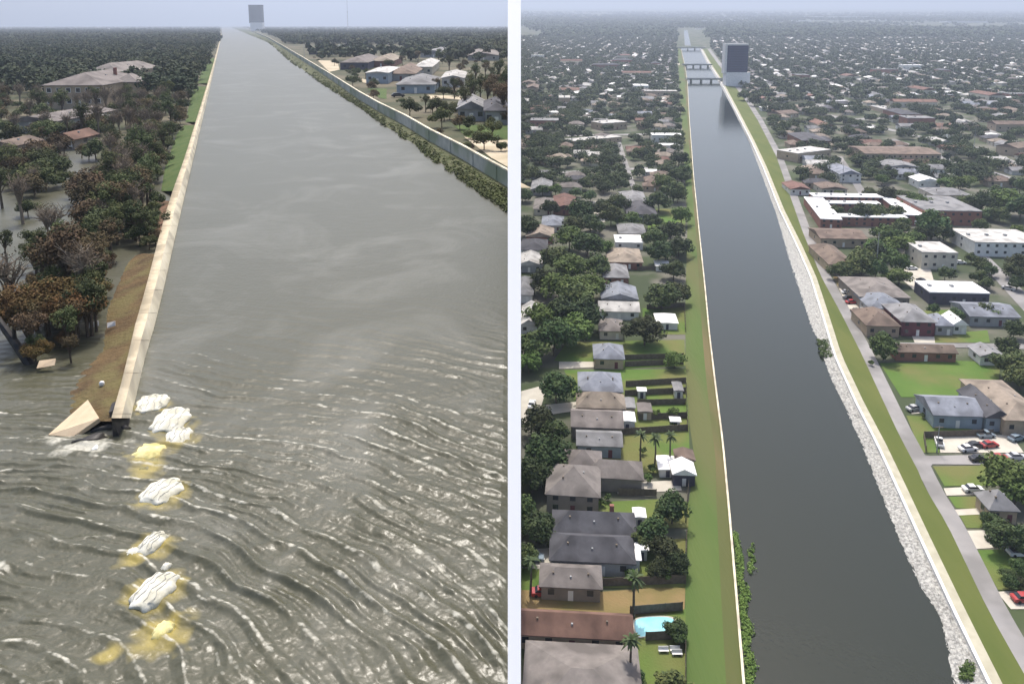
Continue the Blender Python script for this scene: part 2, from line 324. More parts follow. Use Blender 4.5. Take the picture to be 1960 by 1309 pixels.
MBw = MB().add([(-400,-40,-0.06),(-0.05,-40,-0.06),(-0.05,yf-.2,-0.06),(-400,yf-.2,-0.06)], [(0,1,2,3)])
tag(link('water', MBw.mesh('water_near'), M['waterL']), kind='structure')

# ------------------------------------------------------------------ LEFT: left bank, flood wall
lw_r = fn([(243,824),(255,773),(275,684),(291,634),(311,555),(334,453),(352,376),(370,300),(394,200),(411,127),(424,70)])
lw_l = fn([(216,790),(222,770),(242,696),(255,634),(278,555),(303,458),(324,384),(354,300),(385,200),(407,127),(422.5,70)])
lw_m = lambda y: lw_l(y)*0.46+lw_r(y)*0.54
yw0, yw1 = 64, 800
rs = rows(yw0, yw1, 70, 48)
fw = tag(bpy.data.objects.new('flood_wall', None), 'long tan concrete flood wall with broken near end, left side of the flooded canal', 'flood wall'); COL.objects.link(fw); fw.location = L(lw_l(800), 800, 0)
def swept(name, m, prof, parent, cols=None):
    V = []; 
    for y in rs:
        for p in prof(y): V.append(tuple(p-parent.location))
    k = len(prof(400)); Q = grid_faces(len(rs), k)
    me = npmesh(name, V, Q); 
    if me.polygons[0].normal.z < 0: me.flip_normals()
    return link(name, me, m, parent)
def pf(y):
    a = L(lw_l(y), y, 1.35); b = L(lw_m(y), y, 1.35); a2 = a.copy(); a2.z = -0.5
    return [a2, a, b]
def pf2(y):
    b = L(lw_m(y), y, 1.353); c = L(lw_r(y), y, 0.35); d = c.copy(); d.z = -0.6
    return [b, c, d]
swept('cap', M['concrete'], pf, fw); swept('water_face', M['concrete2'], pf2, fw)
js = [L(lw_l(y), y, 1.35) for y in np.linspace(796, 110, 1200)]; last = None; kj = 0
for y in np.linspace(792, 110, 1600):
    q = L(lw_l(y), y, 1.35)
    if last is not None and (q-last).length < 6.1: continue
    last = q; kj += 1
    if kj > 40: break
    a, b, c = q-fw.location, L(lw_m(y), y, 1.35)-fw.location, L(lw_r(y), y, .35)-fw.location
    up = Vector((0,0,.006)); dv = Vector((0,.035,0))
    link('joint', MB().add([tuple(a-dv+up),tuple(b-dv+up),tuple(b+dv+up),tuple(a+dv+up)], [(0,1,2,3)]).add([tuple(b-dv+up),tuple(c-dv+up),tuple(c+dv+up),tuple(b+dv+up)], [(0,1,2,3)]).mesh('joint'), M['deadwood'], fw)
# broken end closing face
e0 = [L(lw_l(800),800,1.35), L(lw_m(800),800,1.35), L(lw_r(800),800,0.35)]
eb = [Vector((p.x,p.y,-0.6)) for p in (e0[0], e0[1], e0[2])]
link('broken_end', MB().add([tuple(p-fw.location) for p in (eb[0],eb[1],eb[2],e0[2],e0[1],e0[0])], [(0,1,2,3,4,5)]).mesh('broken_end'), M['debris'], fw)
dl = fn([(112,812),(115,796),(122,747),(143,714),(189,671),(199,593),(224,537),(240,504),(258,487),(290,484)])
def bandL(name, m, fa, fb, y0, y1, ha, hb, **k): return band(name, m, L, fa, fb, y0, y1, ha, hb, hor=48, **k)
wl_in = lambda y: lw_l(y)+2.0
bandL('ground', M['dirt'], dl, wl_in, 486, 806, -0.08, 0.9, n=60, nc=9, jit=6, jz=0.05)
bandL('ground', M['reddirt'], lambda y: lw_l(y)-38+(440-y)*0.1, wl_in, 385, 450, -0.05, 0.8, n=14, nc=5, jz=.05)
bandL('grass', M['grassL'], fn([(309,362),(316,320),(339,255),(352,240)]), wl_in, 240, 366, 0.0, 0.9, n=20, nc=4)
bandL('grass', M['grassL'], fn([(354,234),(357,224),(366,180),(372,166)]), wl_in, 166, 234, 0.0, 0.9, n=16, nc=4)
bandL('grass', M['grassL'], fn([(378,160),(392,118)]), wl_in, 112, 160, 0.0, 0.9, n=12, nc=4)
bandL('ground', M['landL'], lambda y: -400, wl_in, 49.4, 262, 0.02, 0.02, n=60, nc=3)
bandL('ground', M['landL'], lambda y: 160+(y-258)*0.6, lambda y: lw_l(y)-40, 262, 470, 0.02, 0.25, n=30, nc=5, jit=14)

# ------------------------------------------------------------------ LEFT: right bank
wlR = [(440,52.5),(480,69),(513,82),(556,120),(608,156),(638,176),(697,212),(735,242),(786,275),(827,306),(863,332),(978,410)]
wbR = [(446,51.8),(484,62),(515,76),(549,98),(582,120),(638,158),(690,195),(725,217),(778,246),(824,276),(888,312),(924,335),(978,368)]
g = MB(); pv = [L(x, y, 0.5) for x, y in wbR]
poly = [(p.x, p.y) for p in pv]+[(-0.05, pv[-1].y), (-0.05, 16000), (pv[0].x, 16000)]
poly = poly[::1]
me = MB().add([(x, y, 0.5) for x, y in poly], [tuple(range(len(poly)))]).mesh('ground')
if me.polygons[0].normal.z < 0: me.flip_normals()
tag(link('ground', me, M['landL']), kind='structure')
# bank slope between waterline and wall foot
def interp(pts, n):
    P_ = [L(x, y, 0) for x, y in pts]; d = [0]
    for a, b in zip(P_, P_[1:]): d.append(d[-1]+(b-a).length)
    out = []
    ys = np.geomspace(P_[0].y, P_[-1].y, n)
    for y in ys: out.append(Vector((float(np.interp(y, [p.y for p in P_][::-1], [p.x for p in P_][::-1])), float(y), 0)))
    return out
A = interp([p for p in wlR], 120); B = interp(wbR, 120); rnd = random.Random(4)
V = []
for a, b in zip(A, B):
    for j in range(5):
        t = j/4; V.append((a.x+(b.x-a.x)*t+(rnd.uniform(-.5,.5) if j == 0 else 0), a.y+(b.y-a.y)*t, -0.15+0.75*t+(rnd.uniform(0,.15) if 0<j<4 else 0)))
me = npmesh('bank', V, grid_faces(120, 5))
if me.polygons[0].normal.z < 0: me.flip_normals()
M['bank'] = mat('weedy_bank', (0.06,0.075,0.03), (0.10,0.10,0.05), 0.7, 0.95, 0.6, 3)
tag(link('bank', me, M['bank']), kind='structure')
fr = bpy.data.objects.new('flood_wall', None); COL.objects.link(fr); fr.location = L(924, 335, 0)
tag(fr, 'long grey stained flood wall on the far right side of the flooded canal', 'flood wall')
mb = MB(); base = interp(wbR, 90); wallrun(mb, [Vector((p.x, p.y, 0)) for p in base], 0.35, -0.3, 3.0)
mb.v = [(x-fr.location.x, y-fr.location.y, z) for x, y, z in mb.v]; link('wall', mb.mesh('wall'), M['greywall'], fr)
mb = MB(); wallrun(mb, [Vector((p.x+.02, p.y, 0)) for p in base], 0.55, 3.003, 3.25)
mb.v = [(x-fr.location.x, y-fr.location.y, z) for x, y, z in mb.v]; link('cap', mb.mesh('cap'), M['concrete2'], fr)
mb = MB()
for k in range(2, 89, 2):
    p = base[k]; mb = MB(); mb.box(p.x-0.34, p.x-0.15, p.y-0.12, p.y+0.12, -0.2, 2.98); mb.v = [(x-fr.location.x, y-fr.location.y, z) for x, y, z in mb.v]; link('pilaster', mb.mesh('pilaster'), M['greywall'], fr)
# sandy road behind the wall
V = []
for k, p in enumerate(base):
    V += [(p.x+0.8, p.y+0.5, 0.56), (p.x+3.4+0.6*math.sin(k*.7), p.y+0.5, 0.56)]
me = npmesh('road', V, grid_faces(90, 2)); 
if me.polygons[0].normal.z < 0: me.flip_normals()
tag(link('road', me, M['sand']), kind='structure')
sheet('ground', M['sand'], L, [(888,262),(930,270),(972,268),(972,320),(940,302)], 0.62)
sheet('grass', M['grassL'], L, [(868,240),(972,240),(972,268),(900,268)], 0.60)
sheet('grass', M['grassL'], L, [(703,170),(740,170),(740,190),(726,188)], 0.60)
sheet('ground', M['sand'], L, [(818,182),(880,184),(890,192),(820,190)], 0.60)
sheet('ground', M['sand'], L, [(608,116),(645,116),(650,134),(630,138)], 0.60)
sheet('ground', M['sand'], L, [(690,150),(722,158),(720,164),(694,158)], 0.60)
# ------------------------------------------------------------------ RIGHT: ground, canal, levees
V = []; 
ysR = [60, 200, 500, 1000, 2000, 4000, 8000, 16000, 26000]
mb = MB().add([(xb*zc1 if False else 0.2, y, gz(y)-0.05) for y in ysR]+[(14000 if y > 900 else 1500, y, gz(y)-0.05) for y in ysR], [(i, i+9, i+10, i+1) for i in range(8)])
me = mb.mesh('ground')
if me.polygons[0].normal.z < 0: me.flip_normals()
tag(link('ground', me, M['townground']), kind='structure')
cl = fn([(1424,1309),(1396,980),(1384,850),(1370,740),(1358,640),(1349,545),(1338,440),(1328,340),(1319,220),(1316,160),(1312,130),(1305,100),(1303,92)])
cr = fn([(1819,1309),(1810,1237),(1797,1181),(1757,1119),(1719,1034),(1694,972),(1666,900),(1649,855),(1621,791),(1593,733),(1574,686),(1562,646),(1554,634),(1537,581),(1511,504),(1485,410),(1460,343),(1433,270),(1400,205),(1374,155),(1352,120),(1338,92)])
wr = fn([(1894,1306),(1826,1166),(1760,1025),(1710,915),(1680,850),(1639,770),(1598,680),(1577,610),(1552,530),(1524,466),(1493,402),(1460,318),(1438,270),(1405,205),(1379,155),(1356,120),(1341,92)])
be = lambda y: wr(y)+1.5+18*(y-8)/1300*1.25
gr = fn([(1990,1340),(1947,1266),(1891,1166),(1813,1003),(1771,934),(1757,900),(1720,830),(1684,753),(1649,677),(1610,600),(1572,530),(1536,443),(1486,300),(1450,230),(1425,190),(1398,155),(1372,120),(1352,92)])
rd = lambda y: gr(y)+4+26*(y-8)/900
gl = fn([(1310,1400),(1312,1100),(1318,960),(1330,880),(1318,800),(1312,700),(1312,560),(1316,430),(1309,300),(1303,200),(1300,160),(1297,92)])
lv = lambda y: cl(y)-0.30*(cl(y)-gl(y))
# water stops at the bridges' far end; narrow second stretch
band('water', M['waterR'], R, cl, lambda y: cr(y)+14*(y-8)/900, 92, 1480, 0.06, 0.06, n=300, nc=6)
band('water', M['waterR'], R, fn([(1309,58),(1311,90)]), fn([(1316,58),(1323,90)]), 58, 88, 0.06, 0.06, n=12)
ob = band('grass', M['grassR'], R, gl, lv, 92, 1480, 0.02, 1.3, n=120, nc=6)
ob = band('grass', M['levee'], R, lv, lambda y: cl(y)-2*(y-8)/1300, 92, 1480, 1.3, 1.5, n=120, nc=4)
fR = lambda pts, h: [R(x, y, h) for x, y in pts]
def railwall(name, label, fx, y0, y1, hb, ht, th, m, n=90, capm=None, dxp=0):
    o = tag(bpy.data.objects.new(name, None), label, 'flood wall'); COL.objects.link(o); o.location = R(fx(y1), y1, hb)
    pts = [R(fx(y)+dxp, y, ht) for y in rows(y0, y1, n, 8)]
    pts = [p-Vector((0,0,ht)) for p in pts]
    mb = MB(); wallrun(mb, pts, th, hb, ht-0.12); mb.v = [(a-o.location.x, b-o.location.y, c-o.location.z) for a, b, c in mb.v]; link('wall', mb.mesh('wall'), m, o)
    mb = MB(); wallrun(mb, pts, th*1.35, ht-0.118, ht); mb.v = [(a-o.location.x, b-o.location.y, c-o.location.z) for a, b, c in mb.v]; link('cap', mb.mesh('cap'), capm or m, o)
    return o
railwall('flood_wall', 'thin cream flood wall on the near left edge of the dark canal', cl, 92, 1460, -0.3, 2.0, 0.32, M['concrete2'])
railwall('flood_wall', 'bright white flood wall above the grey stone bank of the dark canal', wr, 92, 1460, 0.2, 2.0, 0.42, M['white'])
ob = band('riprap', M['riprap'], R, cr, lambda y: wr(y)+1, 94, 1460, -0.15, 1.2, n=900, nc=34, jit=5, jz=0.24, seed=7, kind='stuff')
ob = band('gravel_berm', M['berm'], R, lambda y: wr(y)+1, be, 94, 1460, 1.25, 1.35, n=100, nc=3)
ob = band('grass', M['olive'], R, be, gr, 94, 1460, 1.35, 0.1, n=120, nc=5)
ob = band('road', M['road'], R, gr, rd, 94, 1460, 0.10, 0.10, n=100, nc=2)
def rsheet(name, m, pts, h=0.03, kind='structure'): return sheet(name, m, R, pts, h, kind)
# lawns, side streets, driveways
rsheet('road', M['road'], [(1748,868),(1780,872),(1980,868),(1980,890),(1785,888),(1772,905)], 0.11)
rsheet('road', M['road'], [(1690,655),(1700,662),(1960,668),(1960,658)], 0.11)
rsheet('road', M['road'], [(1826,448),(1846,446),(1975,572),(1975,612)], 0.11)
rsheet('road', M['road'], [(1700,268),(1712,266),(1975,352),(1975,366)], 0.11)
rsheet('road', M['road'], [(1600,300),(1612,300),(1665,378),(1648,378)], 0.11)
rsheet('road', M['road'], [(1850,280),(1860,278),(1975,320),(1975,330)], 0.11)
rsheet('grass', M['lawn'], [(1684,695),(1830,690),(1915,694),(1910,745),(1890,758),(1725,760)], 0.05)
rsheet('grass', M['lawn'], [(1735,795),(1792,798),(1800,818),(1860,820),(1860,832),(1800,836),(1798,866),(1762,866)], 0.05)
rsheet('grass', M['lawn'], [(1786,892),(1930,890),(1930,928),(1808,930)], 0.05)
rsheet('grass', M['lawn'], [(1815,950),(1900,950),(1900,975),(1830,972)], 0.05)
rsheet('grass', M['lawn'], [(1836,985),(1880,985),(1880,1010),(1850,1010)], 0.05)
rsheet('grass', M['lawn'], [(1868,1052),(1975,1050),(1975,1130),(1910,1128)], 0.05)
rsheet('grass', M['lawn'], [(1960,1190),(1990,1190),(1990,1260),(1975,1240)], 0.05)
rsheet('grass', M['lawn'], [(1790,640),(1890,632),(1895,655),(1780,656)], 0.05)
rsheet('grass', M['drylawn'], [(1595,530),(1632,530),(1632,548),(1604,548)], 0.05)
rsheet('grass', M['lawn'], [(1760,595),(1880,590),(1880,606),(1790,612)], 0.05)
rsheet('parking_lot', M['drive'], [(1795,834),(1935,832),(1960,866),(1800,866)], 0.08)
rsheet('parking_lot', M['drive'], [(1606,552),(1640,552),(1662,606),(1630,606)], 0.08)
rsheet('parking_lot', M['drive'], [(1730,515),(1780,512),(1800,580),(1772,575),(1730,538)], 0.08)
rsheet('driveway', M['drive'], [(1848,1015),(1896,1014),(1900,1048),(1868,1050)], 0.08)
rsheet('driveway', M['drive'], [(1744,640),(1788,642),(1790,658),(1752,658)], 0.08)
rsheet('driveway', M['drive'], [(1806,934),(1880,930),(1880,946),(1812,948)], 0.08)
rsheet('driveway', M['drive'], [(1825,975),(1875,972),(1875,984),(1832,986)], 0.08)
rsheet('driveway', M['drive'], [(1908,1132),(1975,1128),(1975,1165),(1935,1165)], 0.08)
rsheet('driveway', M['drive'], [(1738,776),(1772,776),(1776,790),(1745,792)], 0.08)
# west side
rsheet('grass', M['lawn'], [(1085,655),(1310,650),(1312,700),(1200,705),(1060,690)], 0.05)
rsheet('grass', M['lawn'], [(1080,708),(1314,706),(1316,740),(1100,765)], 0.055)
rsheet('grass', M['lawn'], [(1190,738),(1316,740),(1320,868),(1180,868)], 0.05)
rsheet('grass', M['lawn'], [(1110,866),(1326,864),(1330,905),(1120,905)], 0.055)
rsheet('grass', M['lawn'], [(1060,965),(1255,955),(1320,960),(1320,1010),(1040,1010)], 0.05)
rsheet('grass', M['lawn'], [(1155,1040),(1312,1030),(1312,1125),(1150,1125)], 0.05)
rsheet('grass', M['drylawn'], [(980,1128),(1150,1132),(1312,1120),(1310,1172),(980,1200)], 0.05)
rsheet('grass', M['lawn'], [(1205,1175),(1312,1165),(1312,1460),(1200,1460)], 0.05)
rsheet('grass', M['lawn'], [(985,1085),(1045,1085),(1030,1140),(985,1140)], 0.045)
rsheet('grass', M['lawn'], [(1230,590),(1312,585),(1312,640),(1230,640)], 0.045)
rsheet('grass', M['lawn'], [(1240,400),(1312,400),(1312,445),(1240,445)], 0.045)
rsheet('road', M['drive'], [(985,752),(1030,740),(1045,745),(1030,800),(985,815)], 0.11)
rsheet('driveway', M['drive'], [(1040,775),(1110,768),(1110,785),(1040,795)], 0.08)
rsheet('driveway', M['drive'], [(985,1052),(1060,1048),(1055,1090),(985,1085)], 0.08)
rsheet('driveway', M['drive'], [(1070,692),(1145,692),(1145,702),(1070,706)], 0.08)
rsheet('driveway', M['drive'], [(1135,385),(1158,385),(1158,425),(1138,425)], 0.08)
rsheet('patio', M['drive'], [(1182,925),(1300,918),(1305,938),(1182,945)], 0.08)

LM = []                                    # landmarks: (x, y, phrase)
# ------------------------------------------------------------------ trees
def leafcloud(rs_, cen, rad_, n, size, flat=0.6):
    """n leaf quads round each clump centre"""
    k = len(cen); N = k*n
    c = np.repeat(cen, n, 0); rr = np.repeat(rad_, n)
    d = rs_.normal(size=(N,3)); d /= np.linalg.norm(d, axis=1)[:,None]
    p = c+d*(rr*rs_.uniform(0.55,1.05,N)**0.6)[:,None]*np.array([1,1,0.8])
    nrm = d+rs_.normal(size=(N,3))*0.6+np.array([0,0,flat]); nrm /= np.linalg.norm(nrm, axis=1)[:,None]
    u = np.cross(nrm, rs_.normal(size=(N,3))); u /= np.linalg.norm(u, axis=1)[:,None]+1e-6; v = np.cross(nrm, u)
    s = (size*rs_.uniform(0.6,1.4,N))[:,None]; e = rs_.uniform(0.5,1.0,N)[:,None]
    V = np.stack([p-u*s-v*s*e*.6, p+u*s*.4-v*s*e, p+u*s+v*s*e*.5, p-u*s*.3+v*s*e], 1).reshape(-1,3)
    return V, np.arange(4*N).reshape(-1,4)
def crown_mesh(seed, rx, z0, z1, nclump, per, size, gap=0.0):
    rs_ = np.random.RandomState(seed); cz = (z0+z1)/2; rz = (z1-z0)/2
    d = rs_.normal(size=(nclump,3)); d /= np.linalg.norm(d, axis=1)[:,None]; d[:,2] = np.where(d[:,2] < -0.35, -d[:,2]*.6, d[:,2])
    cen = d*rs_.uniform(0.45,0.85,nclump)[:,None]*np.array([rx,rx,rz]); cen[:,2] += cz
    cen[:,:2] *= (1+0.22*np.sin(3*np.arctan2(d[:,1],d[:,0])+seed))[:,None]
    rad_ = rx*rs_.uniform(0.24,0.42,nclump)
    return leafcloud(rs_, cen, rad_, per, size), cen
def tree_proto(seed, h, rx, m, nclump=26, per=90, size=0.38, bare=False, trunkh=0.35, tm='trunk', sparse=False, rname='tree'):
    rnd = random.Random(seed)
    root = bpy.data.objects.new(rname, None); COL.objects.link(root)
    (V, Q), cen = crown_mesh(seed, rx, h*trunkh*0.8, h, nclump, per, size)
    t = MB(); lean = (rnd.uniform(-.5,.5), rnd.uniform(-.5,.5)); top = Vector((lean[0], lean[1], h*0.55))
    t.tube([(0,0,-.6),(lean[0]*.3,lean[1]*.3,h*.25),tuple(top)], [h*.030,h*.024,h*.016], 7)
    for c in cen[:(20 if sparse or bare else 8)]:
        a = Vector((lean[0]*.5, lean[1]*.5, h*rnd.uniform(.28,.5))); c = Vector(c); mid = a.lerp(c, .5)+Vector((0,0,h*.04))
        t.tube([tuple(a), tuple(mid), tuple(c)], [h*.014, h*.009, h*.004], 5)
        if bare:
            for q in range(9):
                s_ = mid.lerp(c, rnd.uniform(0,.9)); e_ = s_+Vector((rnd.uniform(-1,1),rnd.uniform(-1,1),rnd.uniform(0,1)))*h*.15
                t.tube([tuple(s_), tuple(e_)], [h*.006, h*.0025], 4)
    link('trunk', t.mesh('trunk'), M[tm], root)
    if not bare: link('crown', npmesh('crown', V, Q), M[m], root)
    else:
        (V, Q), _ = crown_mesh(seed+50, rx*.9, h*.5, h, 8, 14, size*.8); link('crown', npmesh('crown', V, Q), M[m], root)
    return root
def palm_proto(seed, h):
    rnd = random.Random(seed); root = bpy.data.objects.new('palm_tree', None); COL.objects.link(root)
    t = MB(); t.tube([(0,0,-.3),(.15,0,h*.5),(.05,.1,h)], [.26,.2,.16], 7); link('trunk', t.mesh('trunk'), M['trunk'], root)
    c = MB()
    for k in range(26):
        a = 2*math.pi*k/26*3.1+rnd.uniform(-.2,.2); el = rnd.uniform(-.5,1.0); ln = rnd.uniform(1.6,2.3)
        p = Vector((.05,.1,h)); d = Vector((math.cos(a)*math.cos(el), math.sin(a)*math.cos(el), math.sin(el))); s = Vector((-math.sin(a), math.cos(a), 0))*.22
        prev = [p-s*.3, p+s*.3]
        for j in range(1, 5):
            q = p+d*ln*j/4+Vector((0,0,-.42*(j/4)**2*ln)); w_ = [1,1.2,.9,.15][j-1]; cur = [q-s*w_, q+s*w_]
            c.add([tuple(prev[0]),tuple(prev[1]),tuple(cur[1]),tuple(cur[0])], [(0,1,2,3)]); prev = cur
    link('crown', c.mesh('crown'), M['palm'], root); return root
used = set()
def place(proto, loc, rz=0, sc=1.0):
    o = proto if id(proto) not in used else copy_tree(proto); used.add(id(proto))
    o.location = loc; o.rotation_euler = (0,0,rz)
    o.scale = sc if isinstance(sc, tuple) else (sc,)*3
    return o
oaks = [tree_proto(s, 9, 5.4, 'leafR' if s % 3 else 'leafR2', 44, 80, 0.36, trunkh=0.12) for s in range(7)]
shrubs = [tree_proto(40+s, 3.2, 1.7, 'leafR2', 12, 50, 0.22, trunkh=0.12, rname='shrub') for s in range(2)]
palms = [palm_proto(60+s, 7.5) for s in range(2)]
LT = [tree_proto(80+s, 11, 3.1, 'leafL', 20, 130, 0.13, sparse=True) for s in range(4)]
LB = [tree_proto(90+s, 9.5, 2.9, 'leafB', 18, 110, 0.12, sparse=True) for s in range(3)]
LO = [tree_proto(100+s, 4.5, 2.6, 'leafO', 22, 300, 0.075, trunkh=.15, sparse=True, rname='bush') for s in range(2)]
LS = [tree_proto(130+s, 4, 2.6, ['leafL','leafB','leafL'][s], 18, 150, 0.11, trunkh=.1, sparse=True, rname='bush') for s in range(3)]
LD = [tree_proto(110+s, 10, 2.8, 'leafB', 22, 10, 0.12, bare=True, tm='deadwood', rname='dead_tree') for s in range(5)]
ORD = ['nearest','second nearest','third nearest','fourth nearest','fifth nearest','sixth nearest','seventh nearest','eighth nearest','ninth nearest','tenth nearest']
pending = []                                # (object, adjective phrase, cat, group)
def finish_labels():
    cnt = {}
    tmp = []
    for o, adj, cat, grp in pending:
        x, y = o.location.x, o.location.y
        cand = [lm for lm in LM if (lm[0] < 0) == (x < 0) and lm[2]]
        d, lm = min((((lm[0]-x)**2+(lm[1]-y)**2), lm) for lm in cand if lm[3] is not o)
        dx, dy = x-lm[0], y-lm[1]
        dr = ('just right of' if dx > 0 else 'just left of') if abs(dx) > abs(dy) else ('behind' if dy > 0 else 'in front of')
        if d > 60**2: dr = ('far behind' if dy > 0 else 'in front of') if abs(dy) > abs(dx) else ('well right of' if dx > 0 else 'well left of')
        tmp.append((adj, dr, lm[2], d, o, cat, grp))
    tmp.sort(key=lambda t: t[3])
    tot = {}
    for t in tmp: tot[t[:3]] = tot.get(t[:3], 0)+1
    for adj, dr, ph, d, o, cat, grp in tmp:
        k = cnt.get((adj, dr, ph), 0); cnt[(adj, dr, ph)] = k+1
        od = '' if tot[(adj, dr, ph)] == 1 or k == 0 and False else (ORD[k] if k < len(ORD) else '%dth nearest' % (k+1))
        lab = ' '.join(('%s %s %s %s' % (od, adj, dr, ph)).split())
        tag(o, lab, cat, grp)
def plant(protos, adj, loc, sc=1.0, grp='trees around the canal houses', cat='tree', rnd=random.Random(5)):
    p = protos[rnd.randrange(len(protos))]
    o = place(p, loc, rnd.uniform(0, 6.28), sc); o.name = p.name.split('.')[0]; pending.append((o, adj, cat, grp)); return o
# ------------------------------------------------------------------ houses
def roof_mesh(w, d, z, rh, style, ov=0.5):
    W, D = w/2+ov, d/2+ov; mb = MB(); z0 = z-0.12
    e = [(-W,-D,z0),(W,-D,z0),(W,D,z0),(-W,D,z0)]; e2 = [(x,y,z0+.18) for x,y,_ in e]
    if style == 'flat':
        mb.box(-W,W,-D,D,z0,z0+.45); 
        return mb
    if style == 'hip':
        if w >= d: r0, r1 = (-W+D*.95,0,z+rh), (W-D*.95,0,z+rh); fs = [(4,5,9,8),(5,6,9),(6,7,8,9),(7,4,8)]
        else: r0, r1 = (0,-D+W*.95,z+rh), (0,D-W*.95,z+rh); fs = [(4,5,8),(5,6,9,8),(6,7,9),(7,4,8,9)]
    else:
        if w >= d: r0, r1 = (-W,0,z+rh), (W,0,z+rh); fs = [(4,5,9,8),(5,6,9),(6,7,8,9),(7,4,8)]
        else: r0, r1 = (0,-D,z+rh), (0,D,z+rh); fs = [(4,5,8),(5,6,9,8),(6,7,9),(7,4,8,9)]
    mb.add(e+e2+[r0,r1], fs+[(3,2,1,0),(0,1,5,4),(1,2,6,5),(2,3,7,6),(3,0,4,7)])
    return mb
def house(name, w, d, wh, rh, style, rm, wm, wings=(), chimney=False, nwin=3, floors=1, seed=0, winframe=False, door=True):
    root = bpy.data.objects.new(name, None); COL.objects.link(root); rnd = random.Random(seed)
    link('wall', MB().box(-w/2,w/2,-d/2,d/2,-1.0,wh-.125).mesh('wall'), M[wm], root)
    ro = link('roof', roof_mesh(w,d,wh,rh,style,0.5 if style != 'flat' else 0.15).mesh('roof'), M[rm], root)
    if style == 'flat':
        for k in range(max(1, int(w/9))): 
            x = -w/2+2+k*9*0.9; link('roof_vent', MB().box(x,x+1.2,-.6,.8,wh+.33,wh+1.1).mesh('roof_vent'), M['steel'], ro)
    else:
        for k in range(3):
            if w >= d: x = w*(-.3+.3*k); y = -d*(.18+.1*(k%2)); z = wh+rh*(1-abs(y)/(d/2+.5))
            else: x = w*(.2 if k%2 else -.2); y = d*(-.25+.2*k); z = wh+rh*(1-abs(x)/(w/2+.5))
            link('roof_vent', MB().box(x-.17,x+.17,y-.17,y+.17,z-.5,z+.28).mesh('roof_vent'), M['steel'] if k%2 else M['deadwood'], ro)
    for i, (dx, dy, ww, dd, wh2, rh2) in enumerate(wings):
        link('wing_wall', MB().box(dx-ww/2,dx+ww/2,dy-dd/2,dy+dd/2,-1.0,wh2-.13).mesh('wing_wall'), M[wm], root)
        rr = roof_mesh(ww,dd,wh2,rh2,style); rr.v = [(x+dx,y+dy,z+.02*(i+1)) for x,y,z in rr.v]; link('wing_roof', rr.mesh('wing_roof'), M[rm], root)
    if chimney: link('chimney', MB().box(w*.2,w*.2+.9,d*.12,d*.12+.8,wh,wh+rh+.8).mesh('chimney'), M['w_brick'], ro)
    fh = wh/floors
    for f in range(floors):
        for k in range(nwin):
            x = -w/2+w*(k+.5)/nwin; z = f*fh+fh*.38
            if door and f == 0 and k == nwin//2: 
                link('door', MB().box(x-.5,x+.5,-d/2-.04,-d/2+.05,0,2.1).mesh('door'), M['w_maroon' if seed % 2 else 'trim'], root); continue
            wn = link('window', MB().box(x-.6,x+.6,-d/2-.03,-d/2+.05,z,z+1.2).mesh('window'), M['glass'], root)
            if winframe:
                fmb = MB(); fmb.box(x-.72,x-.6,-d/2-.06,-d/2+.05,z-.12,z+1.32).box(x+.6,x+.72,-d/2-.06,-d/2+.05,z-.12,z+1.32).box(x-.6,x+.6,-d/2-.06,-d/2+.05,z-.12,z).box(x-.6,x+.6,-d/2-.06,-d/2+.05,z+1.2,z+1.32)
                link('frame', fmb.mesh('frame'), M['trim'], wn)
        for sx in (-1, 1):
            x = sx*w/2; z = f*fh+fh*.38
            link('window', MB().box(min(x-.05*sx,x+.03*sx),max(x-.05*sx,x+.03*sx),-.7,.7,z,z+1.2).mesh('window'), M['glass'], root)
    return root
ROT = rad(-4)
def H(P, x0, x1, yb, yf_, wh, rh, style, rm, wm, label, phrase=None, rot=ROT, cat='house', name='house', grp=None, **k):
    a = P(x0, yf_); b = P(x1, yf_); c = P((x0+x1)/2, yb)
    w_ = (b.x-a.x); d_ = max(3.5, c.y-a.y); cy_ = a.y+d_/2; cx_ = (a.x+b.x)/2
    z = gz(cy_) if P is R else 0.5
    if 'nwin' not in k: k['nwin'] = max(2, int(w_/3.5))
    o = house(name, w_, d_, wh, rh, style, rm, wm, seed=int(x0+yb), **k); o.location = (cx_, cy_, z); o.rotation_euler[2] = rot
    tag(o, label, cat, grp)
    LM.append((cx_, cy_, 'the '+phrase if phrase else None, o)); return o
G1 = 'houses beside the dark canal'
H(R,1008,1236,1262,1420,3.0,2.6,'hip','r_taupe','w_taupe','very large taupe hip-roofed house at the bottom edge left of the grass levee','big taupe house at the bottom edge',grp=G1)
H(R,985,1208,1200,1246,3.0,2.2,'gable','r_red','w_tan','long low house with brown-red roof beside the blue swimming pool','brown-red roof by the pool',grp=G1)
H(R,1038,1150,1108,1150,3.0,1.8,'hip','r_taupe','w_taupe','small taupe-roofed house directly above the dry brown lot','taupe roof above the dry lot',grp=G1)
H(R,1058,1214,1050,1102,3.2,2.6,'hip','r_char','w_grey','charcoal hip-roofed house, nearer of the two joined dark roofs','nearer charcoal roof',grp=G1)
H(R,1062,1216,1006,1046,3.2,2.6,'hip','r_char','w_grey','charcoal hip-roofed house, farther of the two joined dark roofs','farther charcoal roof',grp=G1,chimney=True)
H(R,1052,1150,925,985,4.6,3.6,'hip','r_taupe','w_taupe','large steep-roofed taupe house with rear wing above the green lawn','steep taupe house',grp=G1,floors=2,wings=[(9,7,13,7,3.6,2.4),(2,9,8,8,4.2,2.8)],rot=rad(-6))
H(R,1108,1190,847,876,3.2,1.6,'gable','r_grey','w_blue','grey gabled house with plain blue-grey front, nearest of the fenced row','nearest grey gable of the fenced row',grp=G1,nwin=2)
